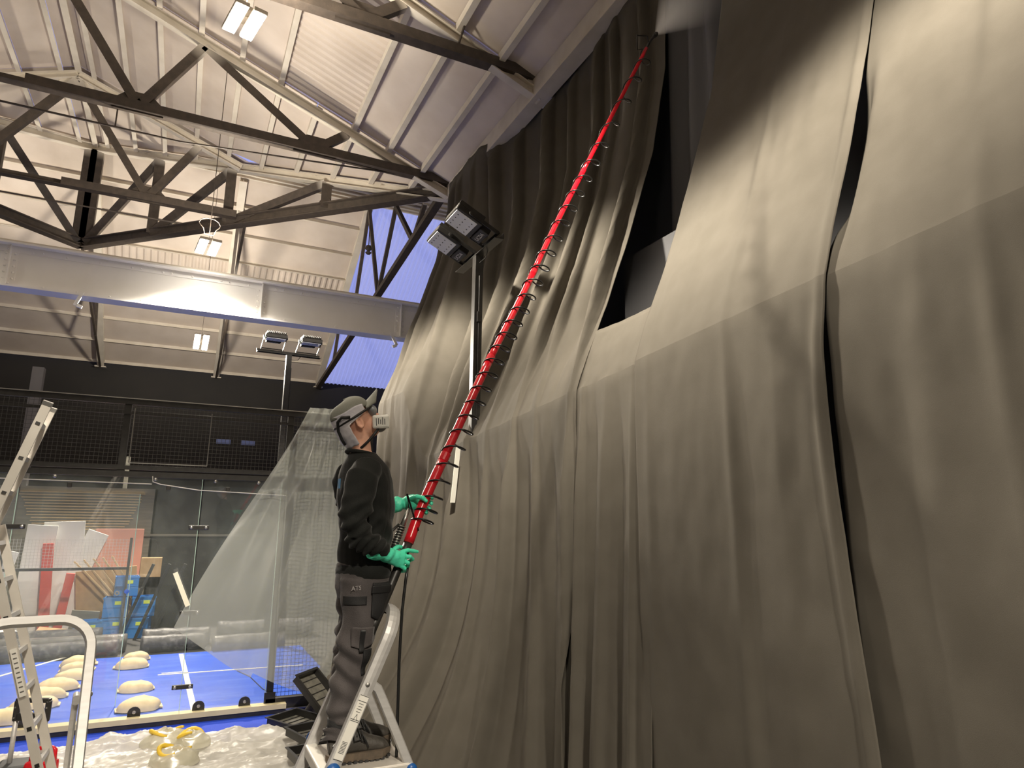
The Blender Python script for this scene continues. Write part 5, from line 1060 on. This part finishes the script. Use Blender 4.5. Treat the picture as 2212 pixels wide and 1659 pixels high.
# --- gloves
def finger(q, pts, r=0.0115): q.tube(pts, [r * 1.08] + [r] * (len(pts) - 2) + [r * 0.8], 10); ball(q, pts[-1], r * 0.85, r * 0.85, r * 0.85, None, 8); [ball(q, p, r * 1.04, r * 1.04, r * 1.04, None, 8) for p in pts[1:-1]]
lp = lambda z: lance_at(min(max((z - LPTS[0].z) / (LPTS[3].z - LPTS[0].z) * (3 / 9), 0), 1)) - Vector((0.90, 3.62, 1.36))
def glove(name_label, cuff, wrist, palm_c, palm_dir, palm_up, fingers, thumb, cuffr):
    q = B(); pd, pu = Vector(palm_dir).normalized(), Vector(palm_up).normalized()
    loft(q, [(Vector(cuff), cuffr * 0.98, cuffr * 0.9), (Vector(cuff).lerp(Vector(wrist), 0.3), cuffr * 0.92, cuffr * 0.84), (Vector(cuff).lerp(Vector(wrist), 0.65), 0.044, 0.042), (Vector(wrist), 0.036, 0.034), (Vector(wrist).lerp(Vector(palm_c), 0.6), 0.038, 0.030), (Vector(palm_c), 0.043, 0.026), (Vector(palm_c) + pd * 0.035, 0.042, 0.021)], 18)
    for f in fingers: finger(q, [Vector(p) for p in f])
    finger(q, [Vector(p) for p in thumb], 0.0135)
    def wp(p, n): 
        d = (p - Vector(wrist)).length; return 0.006 * nz(p.x * 22, p.y * 22, p.z * 22) * sm(0.16, 0.04, d) + 0.004 * math.sin((p - Vector(cuff)).length * 120 + 5 * nz(p.x * 12, p.z * 12)) * sm(0.07, 0.02, d)
    g = smoothed(q, 0.0042, 2, wp).build('glove', M_GLOVE, man, local=True, smooth=True); g['label'] = name_label
    return g
# right glove: index reaching along the trigger, other fingers curled round the black grip
L1 = lp(2.30); 
glove('green rubber gauntlet on the right hand, index finger on the trigger', (-0.015, -0.225, 1.012), (0.075, -0.185, 0.975), (0.135, -0.150, 0.952), (0.9, 0.25, -0.1), (0, 0, 1),
      [[(0.155, -0.145, 0.985), (0.195, -0.135, 0.995), (0.225, -0.118, 0.990), (0.255, -0.105, 0.985)],
       [(0.165, -0.146, 0.965), (0.205, -0.140, 0.962), (0.228, -0.112, 0.948), (0.215, -0.085, 0.935)],
       [(0.165, -0.146, 0.940), (0.198, -0.135, 0.930), (0.208, -0.105, 0.915), (0.190, -0.085, 0.905)],
       [(0.155, -0.148, 0.918), (0.180, -0.136, 0.903), (0.188, -0.108, 0.890), (0.170, -0.092, 0.885)]],
      [(0.105, -0.150, 0.975), (0.130, -0.115, 1.000), (0.155, -0.085, 1.010), (0.185, -0.070, 1.005)], 0.058)
L2 = lp(2.593)
glove('green rubber gauntlet on the left hand, fingers closed round the red tube', (0.135, 0.085, 1.222), (0.215, 0.040, 1.240), (0.262, 0.018, 1.245), (0.95, -0.25, 0.0), (0, 0, 1),
      [[(0.285, 0.010, 1.270), (0.325, 0.005, 1.278), (0.350, -0.025, 1.275), (0.345, -0.055, 1.268)],
       [(0.288, 0.008, 1.248), (0.328, 0.002, 1.250), (0.350, -0.030, 1.245), (0.340, -0.062, 1.238)],
       [(0.285, 0.008, 1.226), (0.322, 0.002, 1.222), (0.340, -0.032, 1.215), (0.328, -0.062, 1.210)],
       [(0.278, 0.010, 1.206), (0.308, 0.004, 1.198), (0.325, -0.026, 1.190), (0.315, -0.052, 1.186)]],
      [(0.235, 0.010, 1.262), (0.262, -0.045, 1.275), (0.285, -0.072, 1.268), (0.302, -0.078, 1.252)], 0.050)
# --- head gear
q = B()
def capf(u, v):
    a = 2 * PI * u; b_ = v * PI * 0.5
    r = 1.0 + 0.02 * math.sin(6 * a) * (1 - v)
    x, y, z = -0.012 + 0.113 * math.cos(a) * math.cos(b_) ** 0.8 * r, 0.090 * math.sin(a) * math.cos(b_) ** 0.8 * r, 0.055 + 0.078 * math.sin(b_) ** 0.9 * (1.0 + 0.10 * math.cos(a))
    return H(x, y, z)
q.grid(capf, 40, 14, uwrap=True); bmesh.ops.remove_doubles(q.bm, verts=q.bm.verts[:], dist=0.0004)
cp = q.build('cap', M_CAP, man, local=True, smooth=True, fix=False); cp.modifiers.new('t', 'SOLIDIFY').thickness = 0.004
q = B(); q.grid(lambda u, v: H(0.078 + 0.105 * v * math.cos((u - 0.5) * 2.3) - 0.02 * (1 - v) * abs(u - 0.5) * 2, (u - 0.5) * 0.165 * (1 - 0.25 * v * v), 0.058 + 0.045 * v + 0.012 * math.cos((u - 0.5) * PI) - 0.006 - 0.05 * (2 * u - 1) ** 2 * (0.3 + 0.7 * v)), 22, 12)
o = q.build('brim', M_CAP, cp, local=True, smooth=True, fix=False); o.modifiers.new('t', 'SOLIDIFY').thickness = 0.007
q = B()                                                           # pale cloth under the cap, covering the back of the head and nape
def hood(u, v):
    e_ = 0.36 + 0.31 * sm(0.18, 0.45, v); a = PI * (e_ + 2 * (1 - e_) * u); z = 0.072 - 0.185 * v
    k = 1.06 + 0.05 * math.sin(PI * v) - 0.10 * sm(0.6, 1.0, v)
    return H((-0.004 + 0.108 * math.cos(a) * k) + 0.004 * nz(u * 8, v * 6), 0.086 * math.sin(a) * k + 0.004 * nz(u * 7, v * 5, 2), z + 0.012 * nz(u * 5, v * 3, 5))
q.grid(hood, 40, 22); hd_ = q.build('head_cover', M_HOOD, man, local=True, smooth=True, fix=False); hd_.modifiers.new('t', 'SOLIDIFY').thickness = 0.004
q = B()
def loop(z, dz, k=1.16, a0=0.28, a1=1.72): return [H(-0.004 + 0.106 * math.cos(PI * a) * k, 0.086 * math.sin(PI * a) * k, z + dz * math.cos(PI * a)) for a in [a0 + (a1 - a0) * i / 28 for i in range(29)]]
q.tube(loop(0.028, 0.015, 1.13, 0.15, 1.85), 0.0068, 8); q.build('goggle_strap', M_STRAP, man, local=True, smooth=True)
q = B(); q.tube([H(-0.045, -0.098, 0.035), H(-0.085, -0.088, 0.052), H(-0.108, -0.062, 0.040), H(-0.122, -0.045, -0.005), H(-0.125, -0.045, -0.055), H(-0.120, -0.035, -0.085)], 0.008, 8); q.build('strap_yoke', M_STRAP, man, local=True, smooth=True)
q = B(); q.tube([H(0.07, -0.078, -0.085), H(0.03, -0.074, -0.105), H(-0.01, -0.070, -0.122), H(-0.05, -0.06, -0.135), H(-0.085, 0, -0.138), H(-0.05, 0.06, -0.135), H(0.03, 0.074, -0.105), H(0.07, 0.078, -0.085)], 0.0075, 8); q.build('neck_strap', M_STRAP, man, local=True, smooth=True)
q = B(); ball(q, H(0.092, 0, 0.020), 0.034, 0.080, 0.036, TILT); gg = smoothed(q, 0.006, 2).build('goggles', mat('grey_goggle_lens', (0.30, 0.32, 0.34), 0.2, spec=0.6), man, local=True, smooth=True)
q = B(); ball(q, H(0.105, 0, -0.062), 0.046, 0.055, 0.050, TILT); ball(q, H(0.148, 0, -0.066), 0.016, 0.026, 0.026, TILT); rs = smoothed(q, 0.005, 3).build('respirator', M_RUB, man, local=True, smooth=True)
for s_ in (-1, 1):
    Rf = TILT @ Matrix.Rotation(s_ * 0.30, 3, 'Z') @ Matrix.Rotation(0.42, 3, 'Y'); c = H(0.095, s_ * 0.088, -0.058)
    q = B(); q.box(c, (0.092, 0.028, 0.074), Rf, 0.012); fl_ = q.build('filter', M_RESP, rs, local=True, smooth=False)
    q = B(); q.lathe([(0.018, 0), (0.018, 0.03)], c - Rf @ Vector((0, s_ * 0.034, 0)), Rf @ Vector((0, s_, 0)), 14); q.build('filter_neck', M_RUB, fl_, local=True)
    q = B()
    for k in range(5): q.box(c + Rf @ Vector((-0.024 + 0.011 * k, s_ * 0.0147, 0.004 * (k % 2))), (0.0035, 0.0006, 0.040 - 0.008 * (k % 3)), Rf)
    q.build('filter_print', M_INK, fl_, local=True)
